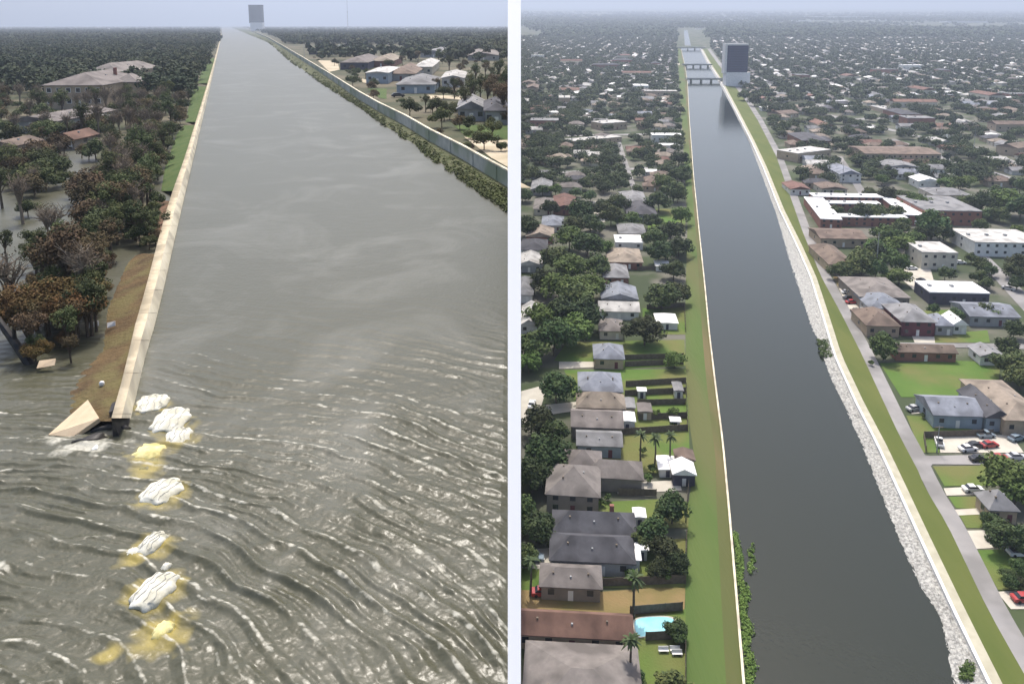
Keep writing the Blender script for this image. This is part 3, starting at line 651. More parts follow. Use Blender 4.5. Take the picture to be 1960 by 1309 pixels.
H(R,1098,1192,806,840,3.2,2.2,'gable','r_taupe','w_taupe','grey-taupe gabled house second in the tight fenced row','second house of the fenced row',grp=G1)
H(R,1108,1196,775,802,3.2,2.8,'hip','r_tan','w_tan','tan pyramid-roofed house third in the tight fenced row','tan roof of the fenced row',grp=G1)
H(R,1112,1192,735,772,3.6,3.2,'hip','r_blue','w_grey','blue-grey steep hip-roofed house last of the tight fenced row','blue-grey roof of the fenced row',grp=G1)
H(R,1141,1195,678,706,3.2,2.6,'hip','r_blue','w_tan','small lone grey-roofed house between two open green lawns','lone house between lawns',grp=G1)
H(R,1150,1194,628,650,3,2.2,'hip','r_taupe','w_cream','little taupe-roofed house half hidden beside a big dark tree','little half-hidden house',grp=G1)
H(R,1150,1224,592,612,3,2,'gable','r_light','w_white','pale-roofed house with white front below the blue-grey roof','pale-roofed white house',grp=G1)
H(R,1155,1222,562,588,3,2.2,'gable','r_blue','w_grey','blue-grey ridged roof house above the pale-roofed white one','blue-grey ridged roof',grp=G1)
H(R,1158,1205,520,546,3,2.4,'hip','r_grey','w_brick','grey hip house with dark brick walls beside the fenced brown yard','grey hip with brick walls',grp=G1)
H(R,1168,1232,488,516,3,2.6,'hip','r_tan','w_brick','brownish hip roof directly behind the grey hip with brick walls','brownish hip roof',grp=G1)
H(R,1180,1232,462,478,3,0.5,'flat','white','w_white','long white flat-roofed building among the houses left of the canal','long white flat roof',grp=G1,rot=ROT)
H(R,1188,1238,440,460,3,2.2,'hip','r_grey','w_cream','pale grey hip-roofed house just behind the long white flat roof','pale hip behind the white roof',grp=G1)
H(R,1205,1260,398,424,3.4,2.8,'hip','r_char','w_grey','dark slate-roofed house near the levee above the green yards','dark slate roof near the levee',grp=G1)
H(R,1193,1240,377,398,3.2,2.4,'hip','r_grey','w_cream','grey hip roof just behind the dark slate one','grey hip behind the slate roof',grp=G1)
for i, (x0, x1, yb, yf_, rm, wm, lab) in enumerate([
    (1000,1032,600,640,'r_light','w_white','bleached flat-looking roof at the white wall beside big trees'),
    (985,1022,545,580,'r_grey','w_white','white-walled grey house against the white wall, left of the tree mass'),
    (990,1040,500,522,'r_light','w_grey','light grey roof against the white wall behind dark trees'),
    (1000,1048,470,492,'r_char','w_white','charcoal gable with white walls close to the white wall'),
    (1010,1060,448,466,'r_tan','w_brick','tan roof behind the charcoal gable near the white wall'),
    (1040,1080,425,444,'r_blue','w_white','bluish-white roof with bright front near the white wall'),
    (1062,1105,385,412,'r_red','w_brick','reddish hip roof among the dark trees far left of the canal'),
    (1025,1062,390,412,'r_taupe','w_cream','pinkish taupe roof left of the reddish hip roof'),
    (1020,1058,352,374,'r_grey','w_grey','grey steep roof behind the pinkish taupe one')]):
    H(R,x0,x1,yb,yf_,3,2.2,'hip' if i%2 else 'gable',rm,wm,lab,None,grp=G1)
# small sheds, awnings
def shed(x0, x1, yb, yf_, h, m, label, P=R, rh=0.25, wm='w_white', name='shed', cat='shed'):
    a = P(x0, yf_); b = P(x1, yf_); c = P((x0+x1)/2, yb); w_ = b.x-a.x; d_ = max(1.6, c.y-a.y)
    root = bpy.data.objects.new(name, None); COL.objects.link(root); root.location = ((a.x+b.x)/2, a.y+d_/2, gz(a.y+d_/2) if P is R else 0.3); root.rotation_euler[2] = ROT
    link('wall', MB().box(-w_/2+.3,w_/2-.3,-d_/2+.3,d_/2-.3,-.4,h-.13).mesh('wall'), M[wm], root)
    link('roof', roof_mesh(w_-.4,d_-.4,h,rh,'gable',.25).mesh('roof'), M[m], root)
    link('door', MB().box(-.45,.45,-d_/2+.24,-d_/2+.35,0,1.9).mesh('door'), M['trim' if wm != 'w_white' else 'w_dark'], root)
    tag(root, label, cat, 'sheds and awnings behind the houses'); return root
shed(1186,1218,806,826,2.8,'white','bright white square shed roof at the second fenced house')
shed(1196,1218,778,800,2.8,'r_grey','grey shed roof behind the bright white square shed',wm='w_tan')
shed(1220,1238,756,764,2.4,'white','little white shed by the sandy yard patch')
shed(1291,1310,745,764,2.4,'r_grey','grey shed with white front at the levee fence corner')
shed(1283,1304,812,822,2.2,'white','low white shed lying across the nearest fenced yard')
shed(1222,1250,786,805,2.4,'r_taupe','round-cornered taupe garden shelter in a fenced yard',wm='w_tan')
shed(1213,1238,992,1012,2.6,'white','white awning behind the farther charcoal roof')
shed(1211,1238,1032,1052,2.6,'white','white awning between the two charcoal roofs')
shed(1175,1228,1072,1094,2.6,'white','wide white awning beside the nearer charcoal roof')
shed(1216,1242,1060,1075,2.6,'white','small white awning above the wide white one')
shed(1288,1334,905,932,3.0,'white','white-roofed open gazebo with dark front at the levee edge',rh=1.4,wm='w_dark',name='gazebo',cat='gazebo')
shed(1294,1332,880,902,2.8,'r_brown','brown-roofed shed behind the white-roofed gazebo',rh=.8,wm='w_tan')
shed(1258,1300,612,632,2.4,'white','pale blue-white long shed in the yard left of the levee')
shed(1256,1284,508,520,2.2,'white','white boat shed in the brown fenced yard')
shed(1262,1298,886,915,2.0,'white','white poolside shelter left of the white-roofed gazebo')
# pool
pr = bpy.data.objects.new('swimming_pool', None); COL.objects.link(pr); pc = R(1251, 1204); pr.location = (pc.x, pc.y, gz(pc.y)+.1)
pts = [R(x, y) for x, y in [(1212,1192),(1222,1183),(1255,1180),(1290,1182),(1291,1200),(1282,1209),(1250,1214),(1232,1220),(1220,1219)]]
def smoothp(p, n=2):
    for _ in range(n): p = [q for a, b in zip(p, p[1:]+p[:1]) for q in (a.lerp(b,.25), a.lerp(b,.75))]
    return p
sp = [(p.x-pc.x, p.y-pc.y) for p in smoothp(pts)]
link('coping', MB().prism([(x*1.10,y*1.10) for x,y in sp], -.3, .05).mesh('coping'), M['drive'], pr)
link('pool_water', MB().prism(sp, -.3, .06).mesh('pool_water'), M['pool'], pr)
tag(pr, 'turquoise kidney-shaped swimming pool beside the brown-red roof', 'swimming pool'); LM.append((pc.x, pc.y, 'the turquoise swimming pool', pr))
# garden furniture
def garden_set(px, py, label):
    q = R(px, py); root = bpy.data.objects.new('garden_bench', None); COL.objects.link(root); root.location = q
    for s in (-1, 1):
        link('leg', MB().box(s*.7-.05,s*.7+.05,-.25,.25,0,.42).mesh('leg'), M['trim'], root)
    link('seat', MB().box(-.9,.9,-.3,.3,.42,.5).mesh('seat'), M['trim'], root); link('backrest', MB().box(-.9,.9,.26,.34,.5,1.0).mesh('backrest'), M['trim'], root)
    tag(root, label, 'bench', 'white garden benches on the lawn')
garden_set(1270,1248,'white garden bench on the lawn below the pool, left one')
garden_set(1292,1247,'white garden bench on the lawn below the pool, right one')
garden_set(1296,1254,'white garden bench on the lawn below the pool, front one')
# fences
def fence(p0, p1, label, h=1.8, P=R, m='fence', rail=True):
    a, b = P(*p0), P(*p1); ln = (b-a).length; root = bpy.data.objects.new('wooden_fence', None); COL.objects.link(root); root.location = a
    d = (b-a)/ln; mb = MB(); wallrun(mb, [Vector((0,0,0)), b-a], .05, .05, h); link('board_panel', mb.mesh('board_panel'), M[m], root)
    n = min(40, max(2, int(ln/2.5)))
    for k in range(n+1):
        q = (b-a)*k/n; link('post', MB().box(q.x-.07,q.x+.07,q.y-.07,q.y+.07,q.z-.3,q.z+h+.1).mesh('post'), M[m], root)
    tag(root, label, 'fence', 'dark yard fences')
for p0, p1, lab in [((1196,689),(1308,686),'dark fence line behind the lone house, farther one'),((1196,702),(1308,697),'dark fence line behind the lone house, nearer one'),
    ((1198,740),(1312,733),'fence behind the blue-grey roof, farthest of the fenced row'),((1196,758),(1312,752),'fence between the blue-grey roof and the tan roof yards'),
    ((1220,776),(1312,774),'fence between the tan roof yard and second yard'),((1222,804),(1314,800),'fence between second yard and nearest yard of the row'),
    ((1190,832),(1316,824),'long fence closing the near side of the fenced row'),((1316,826),(1313,735),'back fence of the fenced row along the grass levee'),
    ((1154,1122),(1312,1116),'dark fence along the top of the dry brown lot'),((1312,1118),(1314,1030),'back fence of the charcoal houses along the levee'),
    ((1206,1176),(1306,1168),'fence between the dry brown lot and the swimming pool'),((1236,1226),(1310,1222),'dark hedge-like fence below the swimming pool'),
    ((1312,1224),(1312,1320),'back fence of the bottom house yard along the levee'),((1184,948),(1256,950),'fence in front of the white patio of the steep taupe house'),
    ((1312,1000),(1318,932),'short back fence beside the gazebo along the levee'),((1238,592),(1310,588),'fence of the small yard left of the levee, farther'),
    ((1310,590),(1312,636),'back fence of the yard with the pale blue-white shed'),((1768,838),(1900,834),'grey fence behind the parking lot right of the road'),
    ((1768,840),(1772,866),'short side fence left of the parking lot'),((1220,518),(1308,516),'fence of the brown yard near the levee')]: fence(p0, p1, lab)

# ---- east side buildings
G2 = 'buildings right of the dark canal'
FL = dict(rot=rad(-3))
H(R,1590,1735,427,434,4.6,.4,'flat','white','w_brick','white-roofed brick apartment block, front bar of the courtyard complex','front bar of the courtyard apartments',cat='apartment block',name='apartment_building',floors=2,grp=G2)
H(R,1560,1690,386,394,4.6,.4,'flat','white','w_brick','white-roofed brick apartment block, back bar of the courtyard complex','back bar of the courtyard apartments',cat='apartment block',name='apartment_building',floors=2,grp=G2)
H(R,1582,1685,401,407,4.6,.4,'flat','white','w_brick','white-roofed brick apartment block, middle bar inside the courtyard complex','middle bar of the courtyard apartments',cat='apartment block',name='apartment_building',floors=2,grp=G2)
def bar(p0, p1, wd, label, phrase):
    a = R(*p0); b = R(*p1); ln = (b-a).length; o = house('apartment_building', wd, ln, 4.6, .4, 'flat', 'white', 'w_brick', nwin=3, floors=2)
    m_ = (a+b)/2; o.location = m_; o.rotation_euler[2] = math.atan2((b-a).y, (b-a).x)-math.pi/2
    tag(o, label, 'apartment block', G2); LM.append((m_.x, m_.y, phrase, o))
bar((1590,440),(1556,392),10,'white-roofed apartment block forming the left side of the courtyard complex','the left side of the courtyard apartments')
bar((1752,432),(1697,386),11,'white-roofed apartment block forming the right side of the courtyard complex','the right side of the courtyard apartments')
E = [(1574,1660,452,474,4,1.8,'gable','r_brown','w_tan','long brown-roofed building with pale end wall below the courtyard complex','long brown roof below the courtyard'),
 (1592,1640,485,526,4,2.6,'hip','r_brown','w_tan','brown hip-roofed house with pale blue side left of the tall pole','brown hip house left of the pole'),
 (1650,1742,548,590,4,2.6,'hip','r_taupe','w_taupe','big taupe hip-roofed building beside the small parking lot','big taupe roof by the parking lot'),
 (1668,1735,580,610,3.6,3.0,'hip','r_blue','w_grey','blue-grey hip roof joined in front of the big taupe roof','blue-grey hip in front of the big taupe roof'),
 (1662,1722,612,645,3.8,3.2,'hip','r_brown','w_tan','brown steep hip roof beside the road above the dark tree','brown steep roof beside the road'),
 (1728,1790,608,644,5,2.8,'hip','r_grey','w_maroon','grey-roofed maroon-fronted house with white garage and pale driveway','maroon-fronted house'),
 (1792,1824,622,642,3.4,2.2,'hip','r_blue','w_grey','small grey house right of the maroon-fronted house','small grey house'),
 (1826,1850,622,640,3.4,2.0,'gable','white','w_white','bright white tent-like house beyond the small grey house','bright white tent-like house'),
 (1718,1828,676,692,3,1.5,'gable','r_brown','w_brick','long low brown-roofed building along the back of the big green field','long low brown roof'),
 (1878,1922,680,700,3,1.5,'gable','r_grey','w_white','small white-walled grey-roofed house at the right of the green field','small white-walled house'),
 (1790,1880,780,820,3.6,2.4,'gable','r_blue','w_blue','blue-grey gabled house with pale blue front below the green field','blue-grey gabled house'),
 (1890,1935,772,826,3.8,2.2,'gable','r_char','w_blue','dark roof with blue front right of the blue-grey gabled house','dark roof with blue front'),
 (1928,2010,752,835,4.2,2.4,'hip','r_tan','w_tan','large mottled tan roof at the right edge of the town','large mottled tan roof'),
 (1775,1880,398,432,7,.5,'flat','r_grey','w_brick','big red brick building with grey flat roof right of the courtyard complex','big red brick building'),
 (1870,2000,462,492,6,.6,'flat','r_light','w_white','pale flat-roofed white building right of the street','pale flat-roofed building'),
 (1766,1832,492,516,7,.6,'flat','r_light','w_cream','cream two-storey house with white garage doors and flat roof','cream two-storey house'),
 (1782,1892,560,584,4.5,.5,'flat','white','w_dark','dark-fronted building with wide bright white flat roof','dark building with white flat roof'),
 (1895,1945,970,1002,3.2,3.0,'hip','r_grey','w_tan','grey pyramid-roofed house between two big green trees','grey pyramid roof'),
 (1760,1800,352,362,4.5,2,'gable','white','w_white','white gabled hall behind the courtyard complex','white gabled hall'),
 (1610,1650,332,350,5,2.5,'gable','r_blue','w_white','white house with pale blue roof behind the courtyard complex','white house with pale blue roof'),
 (1860,1950,595,625,3.4,2,'gable','r_blue','w_grey','long slate-blue roof near the right edge beside the street','long slate-blue roof'),
 (1700,1760,322,335,5,1.6,'gable','r_grey','w_cream','long grey-roofed row building behind the white gabled hall','long grey-roofed row'),
 (1515,1552,360,374,3.4,1.6,'gable','r_red','w_white','red-brown low roof beside the levee left of the courtyard complex','red-brown low roof by the levee'),
 (1575,1622,362,374,3.6,1.4,'gable','r_brown','w_cream','brown roof with cream wall behind the courtyard back bar','brown roof behind the courtyard'),
 (1660,1800,300,318,8,1.6,'gable','r_brown','w_tan','long pinkish-roofed three-storey apartment row far right of the canal','long pinkish apartment row'),
 (1540,1590,268,286,6,2.6,'hip','r_char','w_brick','large dark-roofed hall right of the canal before the far town','large dark-roofed hall'),
 (1790,1860,372,388,4,2.4,'hip','r_grey','w_cream','grey roof just behind the big red brick building','grey roof behind the brick building')]
for x0,x1,yb,yf_,wh,rh,stl,rm,wm,lab,ph in E: H(R,x0,x1,yb,yf_,wh,rh,stl,rm,wm,lab,ph,grp=G2,floors=2 if wh >= 5 else 1,cat='building' if stl == 'flat' else 'house',name='building' if stl == 'flat' else 'house')
# garage doors of the maroon house and cream house
# ---- tower (right picture)
def tower(P, x0, x1, ytop, yb, glassm, label, lefttrim, basew, hk=0.99):
    a = P(x0, yb); b = P(x1, yb); w_ = b.x-a.x; zc_ = proj(a.x, a.y, a.z)[2]; h = (yb-ytop)*zc_/F*hk; d_ = w_*.45
    root = bpy.data.objects.new('office_tower', None); COL.objects.link(root); root.location = ((a.x+b.x)/2, a.y+d_/2, a.z)
    link('podium', MB().box(-w_*.42,w_*.62*basew,-d_*.6,d_*.6,-1,h*.33).mesh('podium'), M['white'], root)
    gl_ = link('glass_block', MB().box(-w_*.40,w_*.5,-d_*.5,d_*.5,h*.331,h*.955).mesh('glass_block'), M[glassm], root)
    mb = MB()
    for k in range(1, 16):
        z = h*.33+h*.62*k/16; mb.box(-w_*.40-.12,w_*.5+.12,-d_*.5-.12,d_*.5+.12,z-.25,z+.25)
    link('floor_bands', mb.mesh('floor_bands'), M['towerband'], gl_)
    link('stair_shaft', MB().box(-w_*.5,-w_*.405,-d_*.52,d_*.52,h*.302,h).mesh('stair_shaft'), M['w_white' if lefttrim else glassm], root)
    link('roof_crown', MB().box(-w_*.403,w_*.505,-d_*.51,d_*.51,h*.956,h).mesh('roof_crown'), M['w_white' if lefttrim else glassm], root)
    tag(root, label, 'office tower'); LM.append((root.location.x, root.location.y, 'the office tower', root)); return root
M['towerband'] = mat('tower_band', (0.03,0.05,0.13), rough=0.4)
M['greyglass'] = mat('grey_tower_glass', (0.02,0.028,0.04), rough=0.7, spec=.1)
tower(R, 1385, 1429, 84, 166, 'towerglass', 'dark blue glass office tower on a white podium beside the canal', True, 1.0)
tower(L, 478, 503, 3, 60, 'greyglass', 'hazy grey slab tower standing at the far end of the flooded canal', False, .8, .86)
# bridges
def bridge(ya, x0, x1, label, h=5):
    a = R(x0, ya, 2); b = R(x1, ya, 2); root = bpy.data.objects.new('road_bridge', None); COL.objects.link(root); root.location = a; ln = b.x-a.x
    link('deck', MB().box(0,ln,-5,5,1.4,2.6).mesh('deck'), M['greywall'], root)
    for s in (-1, 1): link('railing', MB().box(0,ln,s*5-.2,s*5+.2,2.605,3.7).mesh('railing'), M['steel'], root)
    for k in range(4):
        x = ln*(k+.5)/4; link('pier', MB().box(x-.8,x+.8,-4,4,-3,1.39).mesh('pier'), M['greywall'], root)
    tag(root, label, 'bridge', 'bridges over the dark canal'); LM.append((a.x+ln/2, a.y, 'the '+' '.join(label.split()[:3]), root))
bridge(155,1313,1390,'nearest low bridge crossing the dark canal beside the tower')
bridge(127,1306,1362,'middle low bridge crossing the dark canal')
bridge(94,1296,1350,'farthest low bridge crossing the dark canal')
rsheet('road', M['drive'], [(985,123),(1306,121.5),(1306,124.5),(985,127)], 0.4)
rsheet('road', M['drive'], [(1390,153),(1700,140),(1960,132),(1960,135),(1700,144),(1390,157)], 0.3)
# utility poles and mast
def pole(P, px, py, pt, label, arm=True, r_=0.14, name='utility_pole', cat='pole'):
    a = P(px, py); zc_ = proj(a.x, a.y, a.z)[2]; h = (py-pt)*zc_/F*1.03
    root = bpy.data.objects.new(name, None); COL.objects.link(root); root.location = a
    link('shaft', MB().tube([(0,0,-.5),(0,0,h)], [r_*1.3, r_*.7], 8).mesh('shaft'), M['steel'], root)
    if arm:
        link('crossarm', MB().box(-1.1,1.1,-.07,.07,h*.93,h*.93+.15).mesh('crossarm'), M['deadwood'], root)
    else:
        link('antenna_ring', MB().tube([(0,0,h*.55),(0,0,h*.58)], [r_*2.2,r_*2.2], 8).mesh('antenna_ring'), M['steel'], root)
    tag(root, label, cat, 'poles' if arm else None)
pole(R,1676,526,445,'tall grey utility pole in front of the light green trees',r_=.22)
pole(R,1612,355,296,'slim utility pole behind the white house with pale blue roof')
pole(R,1862,302,240,'slim utility pole by the far street near the right edge')
pole(R,1800,268,230,'faint utility pole left of the far street')
pole(R,1866,400,372,'short utility pole beside the big red brick building')
pole(R,1793,866,812,'pale lamp pole at the corner of the parking lot',name='street_lamp',cat='street lamp')
pole(R,1693,130,112,'thin radio mast rising in the hazy far town',arm=False,r_=.6,name='radio_mast',cat='mast')
pole(L,666,56,2,'tall thin radio mast on the hazy left horizon',arm=False,r_=1.5,name='radio_mast',cat='mast')
pole(L,583,120,82,'lone pale utility pole behind the grey flood wall')
# ------------------------------------------------------------------ cars
def car_proto(kind, m):
    root = bpy.data.objects.new('parked_car', None); COL.objects.link(root); ln, wd = 4.6, 1.85
    def sec(x, z0, z1, hw): return [(x,-hw,z0),(x,hw,z0),(x,hw*.96,z1),(x,-hw*.96,z1)]
    def loft(S):
        mb = MB(); vs = [p for s in S for p in s]; n = len(S); fs = [(0,3,2,1), tuple(4*(n-1)+i for i in (0,1,2,3))]
        for k in range(n-1):
            for i in range(4): fs.append((4*k+i,4*k+(i+1)%4,4*k+4+(i+1)%4,4*k+4+i))
        mb.add(vs, fs); return mb
    hw = wd/2
    link('body', loft([sec(-2.3,.35,.75,hw*.9),sec(-2.15,.28,.92,hw),sec(-1.2,.28,.97,hw),sec(.9,.28,.97,hw),sec(2.1,.28,.82,hw*.97),sec(2.3,.35,.62,hw*.86)]).mesh('body'), m, root)
    if kind == 'pickup':
        link('cabin', loft([sec(-.5,.95,1.0,hw*.88),sec(-.35,.95,1.62,hw*.80),sec(.6,.95,1.62,hw*.80),sec(1.15,.95,1.0,hw*.88)]).mesh('cabin'), M['glass'], root)
        link('roof', MB().box(-.33,.58,-hw*.76,hw*.76,1.621,1.68).mesh('roof'), m, root)
        link('cargo_bed', MB().box(-2.1,-.6,-hw*.78,hw*.78,.971,.985).mesh('cargo_bed'), M['debris'], root)
    else:
        b = -1.9 if kind == 'van' else -1.6
        link('cabin', loft([sec(b,.95,1.0,hw*.88),sec(b+.45,.95,1.42,hw*.78),sec(.35,.95,1.42,hw*.78),sec(1.15,.95,1.0,hw*.88)]).mesh('cabin'), M['glass'], root)
        link('roof', MB().box(b+.5,.30,-hw*.74,hw*.74,1.421,1.47).mesh('roof'), m, root)
    for x in (-1.4, 1.42):
        for s in (-1, 1):
            link('wheel', MB().tube([(x,s*(hw-.18),.33),(x,s*(hw+.02),.33)], [.33,.33], 12).mesh('wheel'), M['tyre'], root)
    for s in (-1, 1): link('headlight', MB().box(2.2,2.32,s*.6-.18,s*.6+.18,.6,.72).mesh('headlight'), M['trim'], root)
    return root
M['tyre'] = mat('tyre', (0.02,0.02,0.02), rough=0.8)
def paint(n, c): return mat(n, c, rough=0.3, spec=0.6)
PC = dict(white=paint('white_car_paint',(0.75,0.75,0.75)), black=paint('black_car_paint',(0.02,0.02,0.022)), red=paint('red_car_paint',(0.35,0.03,0.03)), blue=paint('blue_grey_car_paint',(0.22,0.28,0.33)), silver=paint('silver_car_paint',(0.42,0.43,0.44)))
cp = {}
for px, py, c, kd, rz, lab in [(1852,862,'white','sedan',10,'white car parked beside the black one in the parking lot'),(1866,856,'black','sedan',10,'black car parked between the white and red cars'),
 (1893,855,'red','sedan',10,'red car parked in the middle of the lot'),(1886,836,'blue','pickup',5,'blue-grey pickup at the back of the parking lot'),
 (1874,882,'black','sedan',0,'black car on the side street behind the red one'),(1912,880,'red','sedan',0,'dark red car on the side street'),(1945,878,'silver','sedan',0,'silver car at the right end of the side street'),
 (1945,842,'blue','van',20,'blue-grey van at the right edge of the parking lot'),(1797,850,'white','pickup',70,'white pickup alone at the left of the parking lot'),(1750,785,'silver','sedan',15,'silver car on the short driveway beside the road'),
 (1862,940,'white','sedan',0,'white car on the driveway below the small lawn'),(1950,1062,'white','sedan',0,'white car under the right-edge tree'),(1622,562,'white','van',5,'white van at the top of the small parking lot'),
 (1625,573,'black','sedan',5,'black car below the white van in the small lot'),(1630,581,'red','sedan',5,'red car in the small parking lot'),(1640,598,'black','sedan',5,'black car at the bottom of the small parking lot'),
 (1652,597,'silver','sedan',5,'silver car at the bottom of the small parking lot'),(1570,478,'black','sedan',80,'black car beside the long brown roof'),(1578,500,'black','sedan',80,'black car parked on the road left of the brown hip house'),
 (1572,460,'white','sedan',60,'white car on the road left of the long brown roof'),(1745,516,'white','van',0,'white van at the cream two-storey house'),(1838,505,'white','sedan',0,'white car right of the cream two-storey house'),
 (1930,555,'silver','sedan',-50,'silver car on the diagonal street'),(1885,505,'black','sedan',-50,'black car on the diagonal street'),(1868,480,'white','sedan',-50,'white car on the diagonal street, farthest'),
 (1790,545,'silver','sedan',-60,'silver car by the building with white flat roof'),(1765,540,'black','sedan',-60,'black car near the building with white flat roof'),(1018,777,'white','sedan',80,'white car on the pale street by the white wall'),
 (1020,1072,'blue','sedan',0,'blue-grey car on the driveway by the charcoal houses'),(1040,1138,'red','sedan',0,'red car beside the taupe roof above the dry lot'),(1960,1150,'red','sedan',0,'red car on the driveway at the right edge')]:
    key = (c, kd); q = R(px, py)
    if key not in cp: cp[key] = car_proto(kd, PC[c])
    o = place(cp[key], q, rad(rz)); o.name = 'parked_car'; o.location.z += .1; tag(o, lab, 'pickup' if kd == 'pickup' else 'van' if kd == 'van' else 'car', 'cars parked right of the canal')
# ------------------------------------------------------------------ RIGHT: explicit trees (px of crown centre, py, radius px)
TR = [(1065,735,36),(1030,800,34),(1062,822,30),(1045,862,44),(1018,905,36),(1050,905,26),(1012,690,24),(1028,1000,38),(1000,975,30),(1005,1060,26),
 (1235,622,36),(1268,556,34),(1295,555,26),(1292,685,20),(1287,968,34),(1250,1012,32),(1232,1030,24),(1272,1045,32),(1297,1075,24),(1262,1085,22),(1295,1200,24),(1290,1310,40),(1213,1290,22),
 (1022,655,36),(1060,640,38),(1095,622,38),(1120,595,36),(1080,590,36),(1040,600,32),(1105,560,36),(1070,540,34),(1040,535,26),(1130,540,30),(1095,500,36),(1140,500,30),(1065,490,30),(1125,465,30),(1090,450,28),(1150,470,22),
 (1290,510,24),(1262,480,26),(1300,470,22),(1250,450,22),(1285,440,24),(1305,410,20),(1262,380,24),(1290,360,24),(1305,330,20),(1270,345,20),(1300,300,18),(1248,420,18),(1180,385,22),(1170,410,22),(1152,395,20),(1110,400,24),(1130,420,22),(1095,430,20),(1010,430,22),(1018,330,18),(1005,370,16),
 (1693,662,26),(1651,495,30),(1640,500,20),(1700,445,26),(1720,462,26),(1745,450,22),(1715,495,26),(1722,522,22),(1700,480,18),(1785,425,30),(1800,438,24),(1770,440,20),(1755,380,22),(1730,372,20),(1700,368,20),(1675,400,22),(1650,405,20),(1715,405,18),(1600,402,14),(1820,345,20),(1835,350,18),(1880,385,24),(1930,380,28),(1955,395,26),(1910,372,20),
 (1848,450,12),(1880,505,16),(1860,492,12),(1895,515,14),(1940,515,18),(1810,522,16),(1875,528,16),(1890,540,14),(1885,590,20),(1830,600,16),(1900,600,16),(1788,590,12),(1940,690,34),(1955,715,30),(1928,660,22),
 (1925,905,44),(1945,940,34),(1965,900,34),(1928,1022,34),(1955,1030,30),(1905,1008,22),(1895,992,18),(1932,1098,14),(1948,1080,16),(1935,1112,10),(1955,1115,14),(1960,700,26),(1690,610,10),(1688,640,12),
 (1480,205,10),(1425,180,12),(1445,190,12),(1500,240,12),(1480,225,12)]
rr = random.Random(11)
for px, py, r_ in TR:
    # crown centre about 6 m above the ground
    q = R(px, py, 5.5); zc_ = proj(q.x, q.y, q.z)[2]; rm_ = r_*zc_/F; s = min(1.9, max(.3, rm_/5.2))
    q = R(px, py, 5.8*s); light = (px > 1685 and px < 1760 and 430 < py < 530) or rr.random() < .15
    pool_ = [o for i, o in enumerate(oaks) if (i % 3 == 0) == light]
    plant(pool_, 'light green tree' if light else 'dark green tree', (q.x, q.y, gz(q.y)), (s, s, s*rr.uniform(.85,1.1)), 'trees of the suburb')
rx_ = random.Random(99); ex = 0
for k in range(900):
    if ex >= 58: break
    if k % 3 == 0: py = 165+(k/900)*360+rx_.uniform(-10,10); px = gl(py)-rx_.uniform(3, 16)*(py-8)/420
    elif k % 3 == 1: px, py = rx_.uniform(1600,1960), rx_.uniform(350,680)
    else: px, py = rx_.uniform(1000,1300), rx_.uniform(370,520)
    q = R(px, py, 0)
    if any(abs(q.x-l[0]) < 15 and abs(q.y-l[1]) < 13 for l in LM): continue
    if px > 1500 and any(abs(px-x) < 30 and abs(py-y) < 24 for x, y in [(1840,505),(1870,530),(1900,560),(1940,590),(1755,530),(1765,565),(1635,565),(1650,595),(1790,725),(1740,650)]): continue
    if any(abs(px-t_[0]) < 16 and abs(py-t_[1]) < 12 for t_ in TR): continue
    if px > 1690 and 655 < py: continue
    TR.append((px, py, 20)); ex += 1; s_ = rx_.uniform(.55,1.0); lt = rx_.random() < .25
    plant([o for i, o in enumerate(oaks) if (i % 3 == 0) == lt], 'light green tree' if lt else 'dark green tree', q, (s_, s_, s_*rx_.uniform(.85,1.1)), 'trees of the suburb')
for px, py in [(1226,885),(1253,893),(1282,888),(1205,1300),(1213,1182),(1015,1140),(1288,800)]:
    q = R(px, py); plant(palms if px != 1288 else shrubs, 'slender palm tree' if px != 1288 else 'small green shrub', q, 1.0 if px not in (1213,) else 1.1, 'palm trees in the yards', 'palm tree' if px != 1288 else 'shrub')
for px, py in [(1140,975),(1150,968),(1668,700),(1690,690),(1255,800),(1290,820),(1240,1100),(1275,1110),(1210,1115),(1300,1095),(1850,760),(1765,800),(1190,935),(1215,912),(1240,925),(1250,905),(1165,960),(1910,1010),(1780,590),(1640,620),(1655,628),(1190,1240),(1300,1235),(1230,870),(1180,895)]:
    q = R(px, py); plant(shrubs, 'small green shrub', q, rr.uniform(.5,.9), 'shrubs in the yards', 'shrub')
# bankside weeds along the near left wall of the dark canal
def leafband(name, label, m, pts, n, size, hgt, seed):
    rs_ = np.random.RandomState(seed); P_ = np.array([[p.x,p.y,p.z] for p in pts]); idx = rs_.randint(0, len(P_)-1, n); t = rs_.rand(n)[:,None]
    c = P_[idx]*(1-t)+P_[idx+1]*t; c[:,2] += 0.1
    return c, rs_
ws = []
rs_ = np.random.RandomState(3)
for y in np.linspace(1020, 1400, 150):
    wd = 4+15*np.clip((y-1000)/120, 0, 1)*(0.6+0.4*math.sin(y*.09))
    for k in range(3):
        q = R(cl(y)+6+rs_.uniform(0, wd), y+rs_.uniform(-2,2), 0.2); ws.append((q.x,q.y,q.z))
for k in range(24): q = R(1440+rs_.normal()*4, 1068+rs_.normal()*14, .2); ws.append((q.x,q.y,q.z))
V, Q = leafcloud(rs_, np.array(ws), rs_.uniform(.3,.75,len(ws)), 22, .16)
tag(link('bank_weeds', npmesh('bank_weeds', V, Q), mat('bright_weeds', (0.09,0.16,0.03), (0.15,0.23,0.05), .8, .8)), 'bright green weeds growing at the foot of the cream flood wall', 'weeds', kind='stuff')
ws = []
for y in np.linspace(650, 682, 14):
    for k in range(6): q = R(rs_.uniform(cr(y), wr(y)-4), y, .8); ws.append((q.x,q.y,q.z))
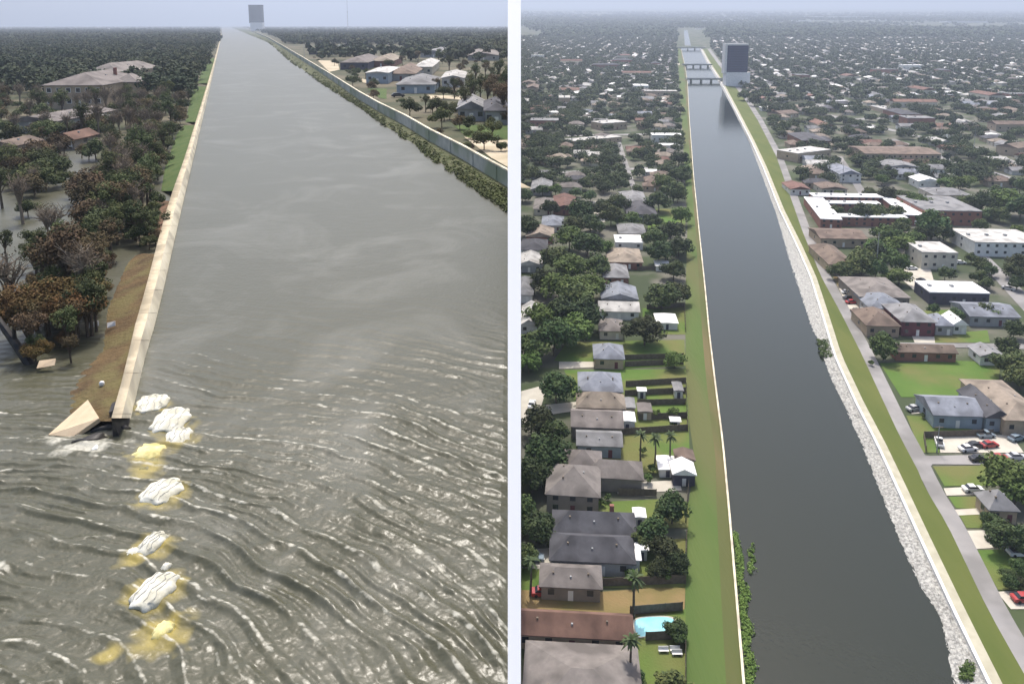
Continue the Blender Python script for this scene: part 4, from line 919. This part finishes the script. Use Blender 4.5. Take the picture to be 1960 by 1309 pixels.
for k in range(30): q = R(1848+rs_.uniform(-8,14), 1280+rs_.uniform(-14,20), .9); ws.append((q.x,q.y,q.z))
V, Q = leafcloud(rs_, np.array(ws), rs_.uniform(.3,.7,len(ws)), 22, .2)
tag(link('bank_weeds', npmesh('bank_weeds', V, Q), M['leafR2']), 'patch of weeds breaking the grey stone bank', 'weeds', kind='stuff')
# drainage dark floats? (two faint marks on the canal are left to the water)

# ------------------------------------------------------------------ RIGHT: procedural rows of houses and trees
rp = random.Random(21)
SP = [('r_taupe','w_cream'),('r_grey','w_white'),('r_char','w_tan'),('r_blue','w_white'),('r_brown','w_tan'),('r_red','w_cream'),('r_tan','w_cream'),('r_light','w_grey'),('white','w_white')]
CN = dict(r_taupe='taupe-roofed', r_grey='grey-roofed', r_char='charcoal-roofed', r_blue='blue-grey-roofed', r_brown='brown-roofed', r_red='reddish-roofed', r_tan='tan-roofed', r_light='pale-roofed', white='white-roofed')
protoH = []
for i, (rm, wm) in enumerate(SP):
    o = house('house', 12+i%3*2, 9+i%2*2, 3.1, 2.3 if rm != 'white' else 1.0, 'hip' if i % 2 == 0 else 'gable', rm, wm, nwin=3, seed=i, wings=[(3.5,-5,5,5,2.9,1.7)] if i%3 == 0 else ())
    protoH.append((o, rm))
LMx = [(l[0], l[1]) for l in LM if l[0] > 0]
cand = []
ROADS = [((1590,222),(1770,264),4),((1700,267),(1975,358),7),((1790,206),(1975,284),5),((1850,279),(1975,325),5),((1606,300),(1656,378),7),((1836,447),(1975,592),14),((1480,236),(1700,226),3),((1480,204),(1660,196),2.5),((1015,333),(1240,322),4),((1180,262),(1225,395),5),((1100,215),(1290,212),2.5),((1000,262),(1290,256),3),((1640,165),(1975,172),2),((1560,170),(1640,200),3)]
def on_road(px, py, mg=3):
    for (ax, ay), (bx, by), hw_ in ROADS:
        t = max(0, min(1, ((px-ax)*(bx-ax)+(py-ay)*(by-ay))/((bx-ax)**2+(by-ay)**2)))
        if abs(px-ax-t*(bx-ax)) < (hw_+mg)*2.2 and abs(py-ay-t*(by-ay)) < hw_+mg: return True
    return False
for k in (0,2,6,7,8,9,10,11,12,13):
    (ax, ay), (bx, by), hw_ = ROADS[k]
    if abs(bx-ax) > abs(by-ay): rsheet('road', M['road'], [(ax,ay-hw_*.5),(bx,by-hw_*.5),(bx,by+hw_*.5),(ax,ay+hw_*.5)], 0.11)
    else: rsheet('road', M['road'], [(ax-hw_,ay),(ax+hw_,ay),(bx+hw_,by),(bx-hw_,by)], 0.11)
big = []
rb_ = random.Random(77)
for k in range(400):
    if len(big) > 34: break
    px = rb_.uniform(1450,1960) if k % 5 else rb_.uniform(1010,1280); py = rb_.uniform(120,345) if k % 5 else rb_.uniform(110,300)
    q = R(px, py)
    pp = [x for x in big if abs(x[0]-q.x) < 45 and abs(x[1]-q.y) < 45]
    if pp or on_road(px, py, 8) or px < rd(py)+25 and px > gl(py)-25 or any((q.x-l[0])**2+(q.y-l[1])**2 < 42**2 for l in LM): continue
    w_, d_ = rb_.uniform(22,48), rb_.uniform(12,20); kind = rb_.choice([('flat','white','w_white','white flat-roofed building'),('flat','r_light','w_tan','pale flat-roofed building'),('gable','r_red','w_cream','long reddish-roofed building'),('hip','r_char','w_brick','broad dark-roofed building'),('gable','r_brown','w_tan','long brown-roofed building'),('flat','r_grey','w_brick','grey flat-roofed brick building')])
    o = house('building', w_, d_, rb_.choice([4,6,8]), 1 if kind[0] == 'flat' else 2.5, kind[0], kind[1], kind[2], nwin=6, seed=k, floors=1); o.location = (q.x, q.y, gz(q.y)); o.rotation_euler[2] = ROT+rb_.choice([0,0,.6,math.pi/2])
    pending.append((o, kind[3], 'building', 'larger buildings of the far town')); big.append((q.x, q.y))
def canal_x(y, side):       # world X of the canal edge at depth y
    lo, hi = 9, 1500
    for _ in range(30):
        mid = (lo+hi)/2
        if R(1300, mid).y > y: lo = mid
        else: hi = mid
    py = (lo+hi)/2
    return R(gl(py) if side < 0 else rd(py), py).x, py
ystep = 15.5; y = 430
rows_y = []
while y < 2700: rows_y.append(y); y += ystep*rp.uniform(.92,1.1)
for y in rows_y:
    for side in (-1, 1):
        xc, py = canal_x(y, side); k = 0
        lim = 1100 if y < 800 else 1800
        off = 16
        while off < lim:
            X_ = xc+side*(off+rp.uniform(-5,5)); z = gz(y); p = proj(X_, y, z)
            if p[0] < 990 or p[0] > 1990: 
                if side*(p[0]-1480) > 560: break
            elif (p[1] < (372 if side < 0 else 362)) and rp.random() < (.86 if y < 900 else .8):
                if all((X_-a)**2+(y-b)**2 > 17**2 for a, b in LMx) and all(abs(X_-a) > 28 or abs(y-b) > 17 for a, b in big) and not on_road(p[0], p[1]): cand.append((X_, y+rp.uniform(-6,6), side))
            off += (22 if k % 2 == 0 else 33); k += 1
cand.sort(key=lambda c: c[1])
NI = 215
hpos = [(c[0], c[1]) for c in cand]
for X_, y, side in cand[:NI]:
    i = min(8, int(rp.random()**1.1*9)); i = rp.choice([0,0,1,1,2,3,4,4,5,6,6,7,8]); o, rm = protoH[i]
    q = place(o, (X_, y, gz(y)), ROT+rp.choice([0,0,math.pi/2,math.pi]), rp.uniform(.85,1.15)); q.name = 'house'
    pending.append((q, CN[rm]+' house', 'house', 'rows of distant houses'))
    LM_side = None
# rest merged
mbs = {k: MB() for k in ('r_taupe','r_grey','r_char','r_light','white','r_tan','w_cream')}
for X_, y, side in cand[NI:]:
    s = rp.uniform(.8,1.25); ww, dd = 13*s, 10*s
    if rp.random() < .5: ww, dd = dd, ww
    k = rp.choice(['r_taupe','r_taupe','r_grey','r_grey','r_char','r_light','r_tan','white'] if y > 0 else [])
    r_ = roof_mesh(ww, dd, 3.2, 2.2, 'hip'); mbs[k].add([(a+X_, b+y, c+gz(y)) for a, b, c in r_.v], r_.f)
    mbs['w_cream'].box(X_-ww/2, X_+ww/2, y-dd/2, y+dd/2, gz(y)-.5, gz(y)+3.07)
allv = MB(); mats = []; mi = []
for k, mb in mbs.items():
    if mb.f: mats.append(M[k]); mi += [len(mats)-1]*len(mb.f); allv.add(mb.v, mb.f)
me = allv.mesh('distant_houses')
for m_ in mats: me.materials.append(m_)
me.polygons.foreach_set('material_index', mi)
tag(link('distant_houses', me), 'pale roofs of the far suburb fading into haze', 'houses', kind='stuff')
# far big pale buildings
for px, py, wpx, lab in [(1370,43,85,'long pale warehouse just right of the canal end in the haze'),(1335,34,20,'small pale block above the canal end'),(1415,53,26,'short pale building below the long warehouse'),(1338,57,14,'small pale building right of the canal end'),
    (1262,53,22,'pale building left of the canal end'),(1475,47,38,'pale long shed above the tower'),(1520,42,60,'long pale shed right of the tower'),(1600,36,110,'widest pale warehouse on the hazy horizon'),(1450,26,60,'farthest pale shed on the horizon'),
    (1700,40,60,'pale roof cluster far behind the town'),(1850,44,90,'long pale roof near the right horizon'),(1920,30,50,'faint pale roof at the right horizon'),(1132,75,12,'pale roof in the hazy forest left of the canal'),(1035,98,45,'white strip roof in the left hazy forest'),
    (1640,136,35,'pinkish white hall in the far town'),(1735,150,60,'low white hall among far trees'),(1790,146,40,'white warehouse in the far town'),(1905,135,45,'wide white roof near the right edge of the far town'),(1565,118,30,'pale roof right of the tower in the far town'),(1545,190,26,'bright white roof in front of the far town'),(1600,200,34,'bright cream roof in the near far town')]:
    a = R(px-wpx/2, py); b = R(px+wpx/2, py); w_ = b.x-a.x; hh = max(4, w_*.035)
    o = house('warehouse', w_, w_*.3, hh, 1, 'flat', 'white', 'w_white', nwin=3); o.location = ((a.x+b.x)/2, a.y, gz(a.y)); tag(o, lab, 'warehouse', 'pale roofs in the haze')
# tree scatter
tp = []
tries = 0
grid = {}
for a, b in hpos: grid.setdefault((int(a//14), int(b//14)), []).append((a, b))
def near_house(x, y, r_):
    gx, gy = int(x//14), int(y//14)
    for i in (-1,0,1):
        for j in (-1,0,1):
            for a, b in grid.get((gx+i, gy+j), ()):
                if (a-x)**2+(b-y)**2 < r_*r_: return True
    return False
def in_town(x, y, mg=4):
    p = proj(x, y, gz(y))
    if p[0] < 985 or p[0] > 2000: return None
    if gl(p[1])-mg*F/p[2] < p[0] < rd(p[1])+mg*F/p[2]: return None
    return p
while len(tp) < 14000 and tries < 110000:
    tries += 1
    u = rp.random(); y = 430+(2700-430)*u**.75; x = rp.uniform(0, y*.72)
    p = in_town(x, y)
    if not p: continue
    if p[1] > (368 if p[0] < 1400 else 355): continue
    if near_house(x, y, 7.2) or on_road(p[0], p[1], 1) or any(abs(x-a) < 24 and -22 < y-b < 12 for a, b in big): continue
    if any((x-a)**2+(y-b)**2 < 13**2 for a, b in LMx) and y < 900: continue
    dens = nz[0](np.array(x*.008), np.array(y*.006))
    if rp.random() > (.4+float(dens)*.95)*(1.15 if p[0] < 1320 else .85): continue
    # keep cross streets open
    if p[0] > 1400 and (int(y/70) % 3 == 0) and (y % 70) < 12: continue
    tp.append((x, y))
tp.sort(key=lambda c: c[1])
NT = 0
for x, y in tp[:NT]:
    s = rp.uniform(.65,1.25); light = rp.random() < .2
    plant([o for i, o in enumerate(oaks) if (i % 3 == 0) == light], 'light green tree' if light else 'dark green tree', (x, y, gz(y)), (s, s, s*rp.uniform(.8,1.05)), 'trees of the suburb')
def mass(name, pts, zf, m, label, seed, ncl=6, per=11, size=1.1, rx=4.6, hmin=5, hmax=9, group=None):
    rs_ = np.random.RandomState(seed); N = len(pts); P_ = np.array(pts); 
    rX = rs_.uniform(.5,1.45,N)*rx; hh = rs_.uniform(hmin,hmax,N)
    d = rs_.normal(size=(N,ncl,3)); d /= np.linalg.norm(d, axis=2)[:,:,None]; d[...,2] = np.abs(d[...,2])*.9-.15
    c = np.empty((N,ncl,3)); c[...,0] = P_[:,None,0]+d[...,0]*rX[:,None]*.6; c[...,1] = P_[:,None,1]+d[...,1]*rX[:,None]*.6
    c[...,2] = zf(P_[:,1])[:,None]+hh[:,None]*.55+d[...,2]*hh[:,None]*.35
    V, Q = leafcloud(rs_, c.reshape(-1,3), np.repeat(rX*.42, ncl), per, size, .8)
    tag(link(name, npmesh(name, V, Q), m), label, 'trees', kind='stuff')
gzn = lambda y: ZR+SL*y
mass('street_trees', tp[NT:NT+900], gzn, M['leafFar'], 'dark tree canopy between the middle rows of houses', 15, 14, 34, .5, 5.4)
mass('distant_trees', tp[NT+900:], gzn, M['leafFar'], 'dark tree canopy filling the suburb beyond the near streets', 5, 7, 12, 1.1, 5.4)
fp = []
while len(fp) < 9000:
    u = rp.random(); y = 1/(1/2600+(1/11000-1/2600)*u); x = rp.uniform(0, y*.72); p = proj(x, y, gz(y))
    if 985 < p[0] < 2000 and not (1290 < p[0] < 1355 and p[1] > 54) and float(nz[1](np.array(x*.002), np.array(y*.0016)))+.25*rp.random() > .42: fp.append((x, y))
mass('far_woods', fp, gzn, M['leafFar'], 'hazy belt of woods reaching the horizon beyond the suburb', 6, 4, 7, 5.0, 17, 9, 14)

# ------------------------------------------------------------------ LEFT: houses
def HL(*a, **k): return H(L, *a, **k)
G3 = 'houses along the flooded canal'
HL(84,192,190,209,6.6,3.4,'hip','r_taupe','w_tan','large two-storey tan house with taupe hip roof in the flooded trees','large two-storey tan house',grp=G3,floors=2,winframe=True,nwin=6,rot=rad(3),wings=[(9,3.5,7,9,6.4,2.6),(-2,-6.3,13,3.5,3.4,1.2)],chimney=True)
HL(172,232,160,172,6.4,3.2,'hip','r_taupe','w_tan','taupe hip-roofed house just behind the two-storey tan house','taupe hip behind the tan house',grp=G3,floors=2)
HL(18,118,232,256,2.4,1.2,'gable','r_taupe','w_grey','long low grey-tan roof rising from the flood in front of the tan house','long low roof in the flood',grp=G3)
HL(-20,34,288,300,1.6,1.0,'gable','r_brown','w_taupe','collapsed reddish roof at the far left edge of the flood','reddish roof at the left edge',grp=G3)
HL(112,146,276,287,1.6,1.4,'gable','r_red','w_taupe','small reddish roof among palms in the flood','small reddish roof among palms',grp=G3)
def carport(px0, px1, py):
    a = L(px0, py, .5); b = L(px1, py, .5); w_ = b.x-a.x; root = bpy.data.objects.new('carport', None); COL.objects.link(root); root.location = ((a.x+b.x)/2, a.y, .5)
    link('roof', MB().box(-w_/2,w_/2,-2.6,2.6,2.0,2.16).mesh('roof'), M['white'], root)
    for x in (-w_/2+.3, w_/2-.3):
        for y in (-2.3, 2.3): link('post', MB().box(x-.08,x+.08,y-.08,y+.08,-1,1.999).mesh('post'), M['steel'], root)
    tag(root, 'bright white flat carport roof standing in flooded trees', 'carport')
carport(159, 204, 238)
E = [(648,700,125,136,4,3,'hip','r_taupe','w_dark','dark-walled taupe hip-roofed house behind the grey flood wall','dark-walled taupe house'),
 (704,748,122,131,3.6,3,'hip','r_tan','w_brick','steep pale hip-roofed house right of the dark-walled taupe one','steep pale hip-roofed house'),
 (698,740,150,163,4.6,.6,'gable','r_light','w_blue','pale blue-walled house front nearest the sandy road','pale blue-walled house'),
 (736,790,143,158,3.2,2.6,'hip','r_brown','w_grey','brown hip-roofed house right of the pale blue-walled one','brown hip-roofed house'),
 (756,828,166,182,3.2,2.2,'hip','r_grey','w_blue','grey hip-roofed pale-walled house with a car in front','grey house with a car in front'),
 (788,822,132,146,4,2,'hip','r_light','w_cream','pale house with white roof lights behind the brown hip roof','pale house behind the brown hip'),
 (842,885,156,170,3.6,1.2,'gable','r_light','w_white','white-walled house with long white eave right of the grey house','white-walled house with long eave'),
 (874,925,218,236,3.2,2,'gable','r_grey','w_grey','low grey house behind bushes near the white wall','low grey house behind bushes'),
 (926,968,222,244,3.6,1.6,'hip','r_char','w_grey','dark grey storm-torn house close to the white wall','storm-torn dark house'),
 (586,640,96,106,4,2,'gable','r_blue','w_dark','dark low house far behind the lone pale pole','dark low house by the pole'),
 (800,850,102,112,3.5,2,'gable','r_grey','w_grey','far grey roof in the trees above the pale houses','far grey roof in trees'),
 (890,950,106,118,3.5,2,'gable','r_taupe','w_grey','far taupe roof in the trees near the white wall','far taupe roof in trees'),
 (840,925,92,100,4,2.2,'gable','r_grey','w_grey','wide distant grey roof below the misty horizon','wide distant grey roof')]
for x0,x1,yb,yf_,wh,rh,stl,rm,wm,lab,ph in E: HL(x0,x1,yb,yf_,wh,rh,stl,rm,wm,lab,ph,grp=G3,nwin=3,rot=rad(2))
o = car_proto('van', PC['black']); o.location = L(762, 186, .62); o.rotation_euler[2] = rad(15); tag(o, 'dark van parked on the sand in front of the grey house', 'van')
# ------------------------------------------------------------------ LEFT: trees
rl = random.Random(31)
tl = []; tries = 0
LML = [(l[0], l[1]) for l in LM if l[0] < 0]
def okL(x, y):
    p = proj(x, y, 0)
    if p[0] > lw_l(p[1])-22*(p[1]-48)/300-3 : return None
    if p[0] < -40: return None
    if p[1] > 470: return None
    if 372 < p[1] < 470 and p[0] < 172 and rl.random() > .06: return None
    if 310 < p[1] <= 372 and 128 < p[0] < 168: return None
    # keep the views to the houses open
    if 208 < p[1] < 232 and 75 < p[0] < 205: return None
    if 232 < p[1] < 275 and 10 < p[0] < 60 : return None
    if any((x-a)**2+(y-b)**2 < 13**2 for a, b in LML): return None
    if 305 < p[0] < 400 and 160 < p[1] < 372 and p[0] > lw_l(p[1])-48*(p[1]-48)/250: return None
    return p
while len(tl) < 2100 and tries < 60000:
    tries += 1; u = rl.random(); y = 72+(1100-72)*u**1.25; x = -rl.uniform(.1, .72)*y*1.0
    p = okL(x, y)
    if p: tl.append((x, y))
tl.sort(key=lambda c: c[1])
for x, y in tl[:250]:
    p = proj(x, y, 0); u = rl.random()
    if p[1] > 205 and p[0] < 215: s = rl.uniform(.28,.5)
    elif p[1] > 200: s = rl.uniform(.4,.75)
    else: s = rl.uniform(.7,1.05)
    if p[1] > 205 and p[0] < 215:
        if u < .85: plant(LS, 'drowned dull bush', (x, y, -.3), rl.uniform(.6,1.3), 'drowned bushes in the flood', 'bush')
        else: plant(LD, 'bare grey dead tree', (x, y, 0), s, 'storm-damaged trees')
    elif u < .30: plant(LT, 'dull green storm-thinned tree', (x, y, 0), s, 'storm-damaged trees')
    elif u < .48: plant(LB, 'brown withered tree', (x, y, 0), s, 'storm-damaged trees')
    elif u < .84: plant(LD, 'bare grey dead tree', (x, y, 0), s*1.1, 'storm-damaged trees')
    else: plant(LS, 'tangled dull bush', (x, y, 0), rl.uniform(.6,1.2), 'drowned bushes in the flood', 'bush')
mass('distant_trees', tl[250:], lambda y: 0*y, M['leafLF'], 'dark wood beyond the flooded houses left of the canal', 8, 7, 16, .6, 3.8, 7, 11)
fl = []
while len(fl) < 11000:
    u = rl.random(); y = 1/(1/260+(1/9000-1/260)*u**.8); x = -rl.random()*.72*y; p = proj(x, y, 0)
    if p[0] < -20: continue
    a = lw_l(p[1]); b = float(np.interp(p[1], [q[1] for q in wbR], [q[0] for q in wbR]))
    if p[0] < a-2 and y > 1050: fl.append((x, y))
    elif p[0] > b+10+max(0,(p[1]-60))*.5 and p[0] < 978:
        hz = any(l[0] < 0 and abs(x-l[0]) < 13 and -26 < y-l[1] < 10 for l in LM)
        if not hz and (p[1] < 86 or (p[0] > 780 and p[1] < 102) or (p[1] < 120 and rl.random() < .04)): fl.append((x, y))
mass('far_woods', fl, lambda y: 0*y, M['leafLF'], 'hazy woods reaching the horizon around the flooded canal', 9, 5, 9, 1.5, 5.5, 7, 11)
for px, py, s, kd in [(890,222,.8,0),(905,210,.9,0),(935,208,1.0,1),(955,215,1.0,1),(965,232,1.1,1),(920,196,.9,0),(945,190,1.0,1),(970,195,1.1,0),(900,186,.8,0),(815,215,.5,0),(828,225,.5,0),(850,232,.5,0),(700,152,.5,0),(835,175,.6,1),(870,190,.7,0),(720,128,.6,1),(770,128,.8,1),(860,140,.9,0),(880,150,.8,1),(910,165,.9,0),(930,152,.9,1),(955,160,1.0,0),(840,125,.9,0),(800,120,.9,1)]:
    q = L(px, py, .5); plant(LT if kd == 0 else LB, 'dull green tree' if kd == 0 else 'brownish dark tree', q, s, 'trees on the sandy bank')
for k in range(150):
    px = rl.uniform(560,975); py = rl.uniform(102,300)
    wy_ = float(np.interp(px, [q[0] for q in wbR], [q[1] for q in wbR]))
    if py > wy_-16: continue
    q = L(px, py, .5)
    if any(abs(q.x-a)<9 and abs(q.y-b)<8 for a, b in LML): continue
    plant(LS, 'scruffy bush', q, rl.uniform(.35,1.3), 'bushes on the sandy bank', 'bush')
for k in range(26):
    py = 168+(k/25)**1.3*205; px = lw_l(py)-30*(py-48)/235-6+rl.uniform(-3,3); q = L(px, py, 0)
    plant(LS if k % 3 else LT, 'scrubby growth', q, rl.uniform(.5,.95) if k % 3 else rl.uniform(.4,.6), 'growth along the grass strip', 'bush' if k % 3 else 'tree')
for px, py, s_ in [(300,400,.5),(296,420,.5),(290,440,.6),(284,455,.55),(268,470,.5),(298,466,.35),(286,478,.35)]:
    plant(LS, 'dark low thicket', L(px, py, .1), s_*1.2, 'thicket against the flood wall', 'bush')
for px, py, s_, P_ in [(100,222,.7,LD),(120,226,.8,LT),(150,222,.7,LD),(170,226,.85,LD),(186,220,.8,LT),(205,222,.9,LD),(78,226,.8,LT),(60,232,.7,LD),(90,262,.7,LD),(130,262,.6,LD),(160,262,.8,LT),(190,262,.9,LD),(30,262,.6,LD)]:
    plant(P_, 'thin storm-stripped tree', L(px, py, .1), s_, 'storm-damaged trees', 'tree' if P_ is LT else 'dead tree')
# near left shrubs: rusty bushes, debris, dead trunk
for px, py, s, k in [(150,650,1.0,'O'),(120,640,1.15,'O'),(90,650,1.0,'O'),(60,655,1.1,'O'),(30,660,1.0,'O'),(135,600,.9,'B'),(100,585,.7,'B'),(170,560,.6,'B'),(190,530,.55,'B'),(215,500,.55,'B'),(150,520,.5,'B'),(225,470,.5,'T'),(260,462,.5,'T'),(280,470,.42,'T'),(295,458,.3,'T'),(245,440,.5,'T'),(130,500,.4,'T'),(95,470,.55,'D'),(108,480,.6,'D'),(45,430,.75,'D'),(180,600,.5,'T'),(190,575,.5,'B'),(70,700,.45,'O'),(165,610,.8,'D'),(240,400,.55,'T'),(220,430,.55,'B'),(270,400,.5,'B'),(20,345,.6,'T'),(40,360,.6,'B'),(5,400,.6,'T'),(200,450,.5,'D'),(12,500,.35,'T'),(70,520,.45,'T'),(20,620,.7,'D')]:
    P_ = dict(O=LO, B=LB, T=LT, D=LD)[k]; adj = dict(O='rusty orange-brown bush', B='brown withered bush', T='dark dull green bush', D='bare grey snag')[k]
    q = L(px, py, -.05); plant(P_, adj, q, s, 'storm-battered bushes at the flood edge', 'bush' if k != 'D' else 'dead tree')
for k in range(80):
    px = rl.uniform(60,215); py = rl.uniform(480,700)
    if px > dl(py)-6: continue
    q = L(px, py, -.1); plant(rl.choice([LO,LB,LT]), 'low tangled bush', q, rl.uniform(.22,.5), 'tangled brush at the flood edge', 'bush')
ls = MB(); a = L(-14, 585, 5.5); b = L(62, 705, 0)
ls.tube([tuple(L(60,702,-.2)), tuple(L(28,655,1.6)), tuple(L(-12,600,3.6))], [.36,.30,.22], 8)
ls.tube([tuple(L(28,655,1.6)), tuple(L(24,610,3.4))], [.14,.05], 6)
loc = L(60,702,0); ls.v = [(x-loc.x,y-loc.y,z-loc.z) for x,y,z in ls.v]
tag(link('fallen_trunk', ls.mesh('fallen_trunk'), M['debris'], loc=loc), 'black leaning dead trunk at the left edge of the flood', 'fallen trunk')
# debris pieces
def lump(name, px, py, h, sx, sy, sz, m, label, cat, seed, rot=0, P=L, grp=None, sub=2, rough=.18):
    import bmesh
    bm = bmesh.new(); bmesh.ops.create_icosphere(bm, subdivisions=sub, radius=1)
    n_ = Noise(seed)
    for v in bm.verts:
        c = v.co; f = 1+.05*(float(n_(np.array(c.x*6+9), np.array(c.y*6+c.z*3+9)))-.5)*(sub > 3)+rough*(float(n_(np.array(c.x*1.8+5), np.array(c.y*1.8+c.z*1.3+5)))*2-1)+.06*math.sin(9*math.atan2(c.y,c.x))
        # pillow shape: squarer than a sphere
        e = .72; v.co = Vector((math.copysign(abs(c.x)**e, c.x)*sx*f, math.copysign(abs(c.y)**e, c.y)*sy*f, math.copysign(abs(c.z)**.9, c.z)*sz*f))
    me = bpy.data.meshes.new(name); bm.to_mesh(me); bm.free()
    o = link(name, me, m, loc=P(px, py, h), rz=rot, smooth=True); 
    if label: tag(o, label, cat, grp)
    return o
def slab(name, cor, th, m, label, cat):
    q = [Vector(c) for c in cor]; n_ = (q[1]-q[0]).cross(q[3]-q[0]).normalized()
    if n_.z < 0: n_ = -n_
    loc = q[0].copy(); mb = MB(); mb.add([tuple(p-loc) for p in q]+[tuple(p-n_*th-loc) for p in q], [(0,1,2,3),(7,6,5,4),(0,4,5,1),(1,5,6,2),(2,6,7,3),(3,7,4,0)])
    o = link(name, mb.mesh(name), m, loc=loc); tag(o, label, cat); return o
M['slab'] = mat('fallen_concrete', (0.52,0.40,0.27), (0.60,0.48,0.33), 1.5, .85, .15)
slab('fallen_wall_panel', [L(92,832,.15), L(168,765,1.0), L(190,800,1.0), L(138,836,.15)], .3, M['slab'], 'broken tan wall panel lying tilted in the foaming water', 'wall panel')
slab('fallen_wall_panel', [L(216,786,1.25), L(222,768,1.3), L(238,812,.35), L(232,828,-.1)], .25, M['debris'], 'black broken wall piece leaning at the wall end', 'wall panel')
for i, (px, py, sx, sy, sz, rt, lab) in enumerate([(200,822,1.0,.35,.35,.2,'jagged black debris between the tan panel and the wall'),(225,818,.7,.4,.45,-.3,'black debris heap against the broken wall end'),(175,842,.8,.3,.25,.5,'low black debris lying in foam'),(232,800,.28,.3,.6,0,'upright black shard at the wall end')]):
    lump('debris', px, py, .15, sx, sy, sz, M['debris'], lab, 'debris', i, rt, rough=.6, grp='black debris at the breach')
for i in range(9):
    px = rl.uniform(150,190); py = rl.uniform(838,862)
    lump('foam_clump', px-5, py, .1, rl.uniform(.15,.35), rl.uniform(.12,.2), .12, M['foam'], ['widest','smallest','leftmost','rightmost','nearest','farthest','thin','ragged','middle'][i]+' white splash of foam by the black debris', 'foam', 20+i, rl.uniform(0,3), rough=.5, grp='splashes of foam at the breach')
lump('bucket', 195, 734, .75, .16, .16, .2, M['white'], 'small white bucket lying on the brown dirt bank', 'bucket', 3)
for i, (px, py, s, lab) in enumerate([(205,628,.25,'white scrap caught at the edge of the brown bank'),(170,628,.3,'pale scrap among the tangled bushes'),(70,705,.5,'yellowish torn sheet floating at the flood edge'),(115,318,.35,'white box drifting below the reddish roof'),(12,295,.5,'white scrap beside the reddish roof'),(25,268,.5,'white board floating at the left edge'),(143,262,.5,'white tub near the small reddish roof'),(285,143,.7,'white sheet caught in trees by the canal'),(262,108,.8,'pale sheet high among the far trees'),(315,160,.8,'row of white scraps in the trees left of the grass')]):
    q = L(px, py, .4); zc_ = proj(q.x,q.y,q.z)[2]
    slab('scrap', [tuple(q), tuple(q+Vector((s*2.4,.2,.15))), tuple(q+Vector((s*2.2,s*1.2,.5))), tuple(q+Vector((-.1,s*1.1,.35)))], .06, M['white' if i != 2 else 'slab'], lab, 'scrap')
# sandbags
for i, (px, py, wx_, hy_, h, kd, lab) in enumerate([
  (292,774,29,19,.12,'w','white sandbag closest to the broken wall end'),(326,806,33,26,.16,'w','large white sandbag right of the wall end, second in the line'),(342,838,24,20,.02,'w','small white sandbag tucked below the large second one'),
  (286,868,30,18,.0,'y','yellowish sandbag half sunk below the white pair'),(284,895,22,18,-.10,'h','dim olive sandbag sinking under the yellowish one'),(311,942,36,26,.12,'w','large white sandbag in the middle of the line'),
  (291,1043,20,24,.16,'w','round white sandbag above the largest lower one'),(256,1064,15,10,.02,'w','small white sandbag left of the round one'),(318,1092,9,9,.04,'w','tiny pale sandbag scrap between two bags'),(296,1132,33,38,.22,'w','largest white sandbag near the lower end of the line'),
  (312,1212,17,19,.06,'y','bright yellowish sandbag at the lower end of the line')]):
    q = L(px, py, h); p = proj(q.x,q.y,q.z); zc_ = p[2]; sx = wx_*zc_/F; dep = math.atan2(CZ, q.y); sy = hy_*zc_/F/math.sin(dep)*.85
    ob = lump('sandbag', px, py, h-.06, sx, sy, .34, M[dict(w='bagw', y='bagy', h='baghalo')[kd]], lab, 'sandbag', 30+i, rl.uniform(-.3,.3), grp='sandbags sunk in a line from the wall end', sub=4, rough=.07)
    if wx_ > 18 and kd == 'w':
        for j in range(4):
            xx = sx*(-.6+.4*j); cv = [v.co for v in ob.data.vertices]; pts = []
            for q_ in range(9):
                yy = sy*(-.85+1.7*q_/8); near = min(cv, key=lambda c: (c.x-xx)**2+(c.y-yy)**2-(.5*c.z)); pts.append((near.x, near.y, near.z+.015))
            link('strap', MB().tube(pts, [.013]*9, 5).mesh('strap'), M['strap'], ob)
# weeds on the right bank of the flooded canal
rs_ = np.random.RandomState(12); ws = []; rdv = []
for k in range(4200):
    t = rs_.rand()**1.3; u_ = 118.9*(1-rs_.rand()**1.3); i = int(u_); fr_ = u_-i
    if nz[3](np.array(u_*.35), np.array(2.2))+nz[2](np.array(u_*2.1), np.array(t*2)) < .72: continue
    a, b = A[i].lerp(A[i+1], fr_), B[i].lerp(B[i+1], fr_); ws.append((a.x+(b.x-a.x)*t*.8, a.y+(b.y-a.y)*t*.8, .1+.3*t)); rdv.append(rs_.uniform(.25,.75)*(1-.4*t))
V, Q = leafcloud(rs_, np.array(ws), np.array(rdv), 22, .15)
tag(link('bank_weeds', npmesh('bank_weeds', V, Q), mat('bank_scrub', (0.055,0.065,0.022), (0.10,0.12,0.04), .5, .85)), 'green and brown scrub along the foot of the grey flood wall', 'weeds', kind='stuff')

finish_labels()
for o, _ in protoH:
    if id(o) not in used:
        for c in list(o.children_recursive): bpy.data.objects.remove(c)
        bpy.data.objects.remove(o)
for o in oaks+shrubs+palms+LT+LB+LO+LD+LS:
    if id(o) not in used:
        for c in list(o.children_recursive): bpy.data.objects.remove(c)
        bpy.data.objects.remove(o)
# ------------------------------------------------------------------ haze
hm = bpy.data.materials.new('haze'); hm.use_nodes = True; n = hm.node_tree.nodes; n.remove(n['Principled BSDF'])
pv_ = n.new('ShaderNodeVolumePrincipled'); pv_.inputs['Density'].default_value = 0.00018; pv_.inputs['Color'].default_value = (0.70,0.81,1.0,1); pv_.inputs['Anisotropy'].default_value = 0.2
hm.node_tree.links.new(pv_.outputs[0], n['Material Output'].inputs['Volume'])
tag(link('haze', MB().box(-7000,15000,-50,26500,BOT-2,gz(26000)+60).mesh('haze'), hm), kind='stuff')
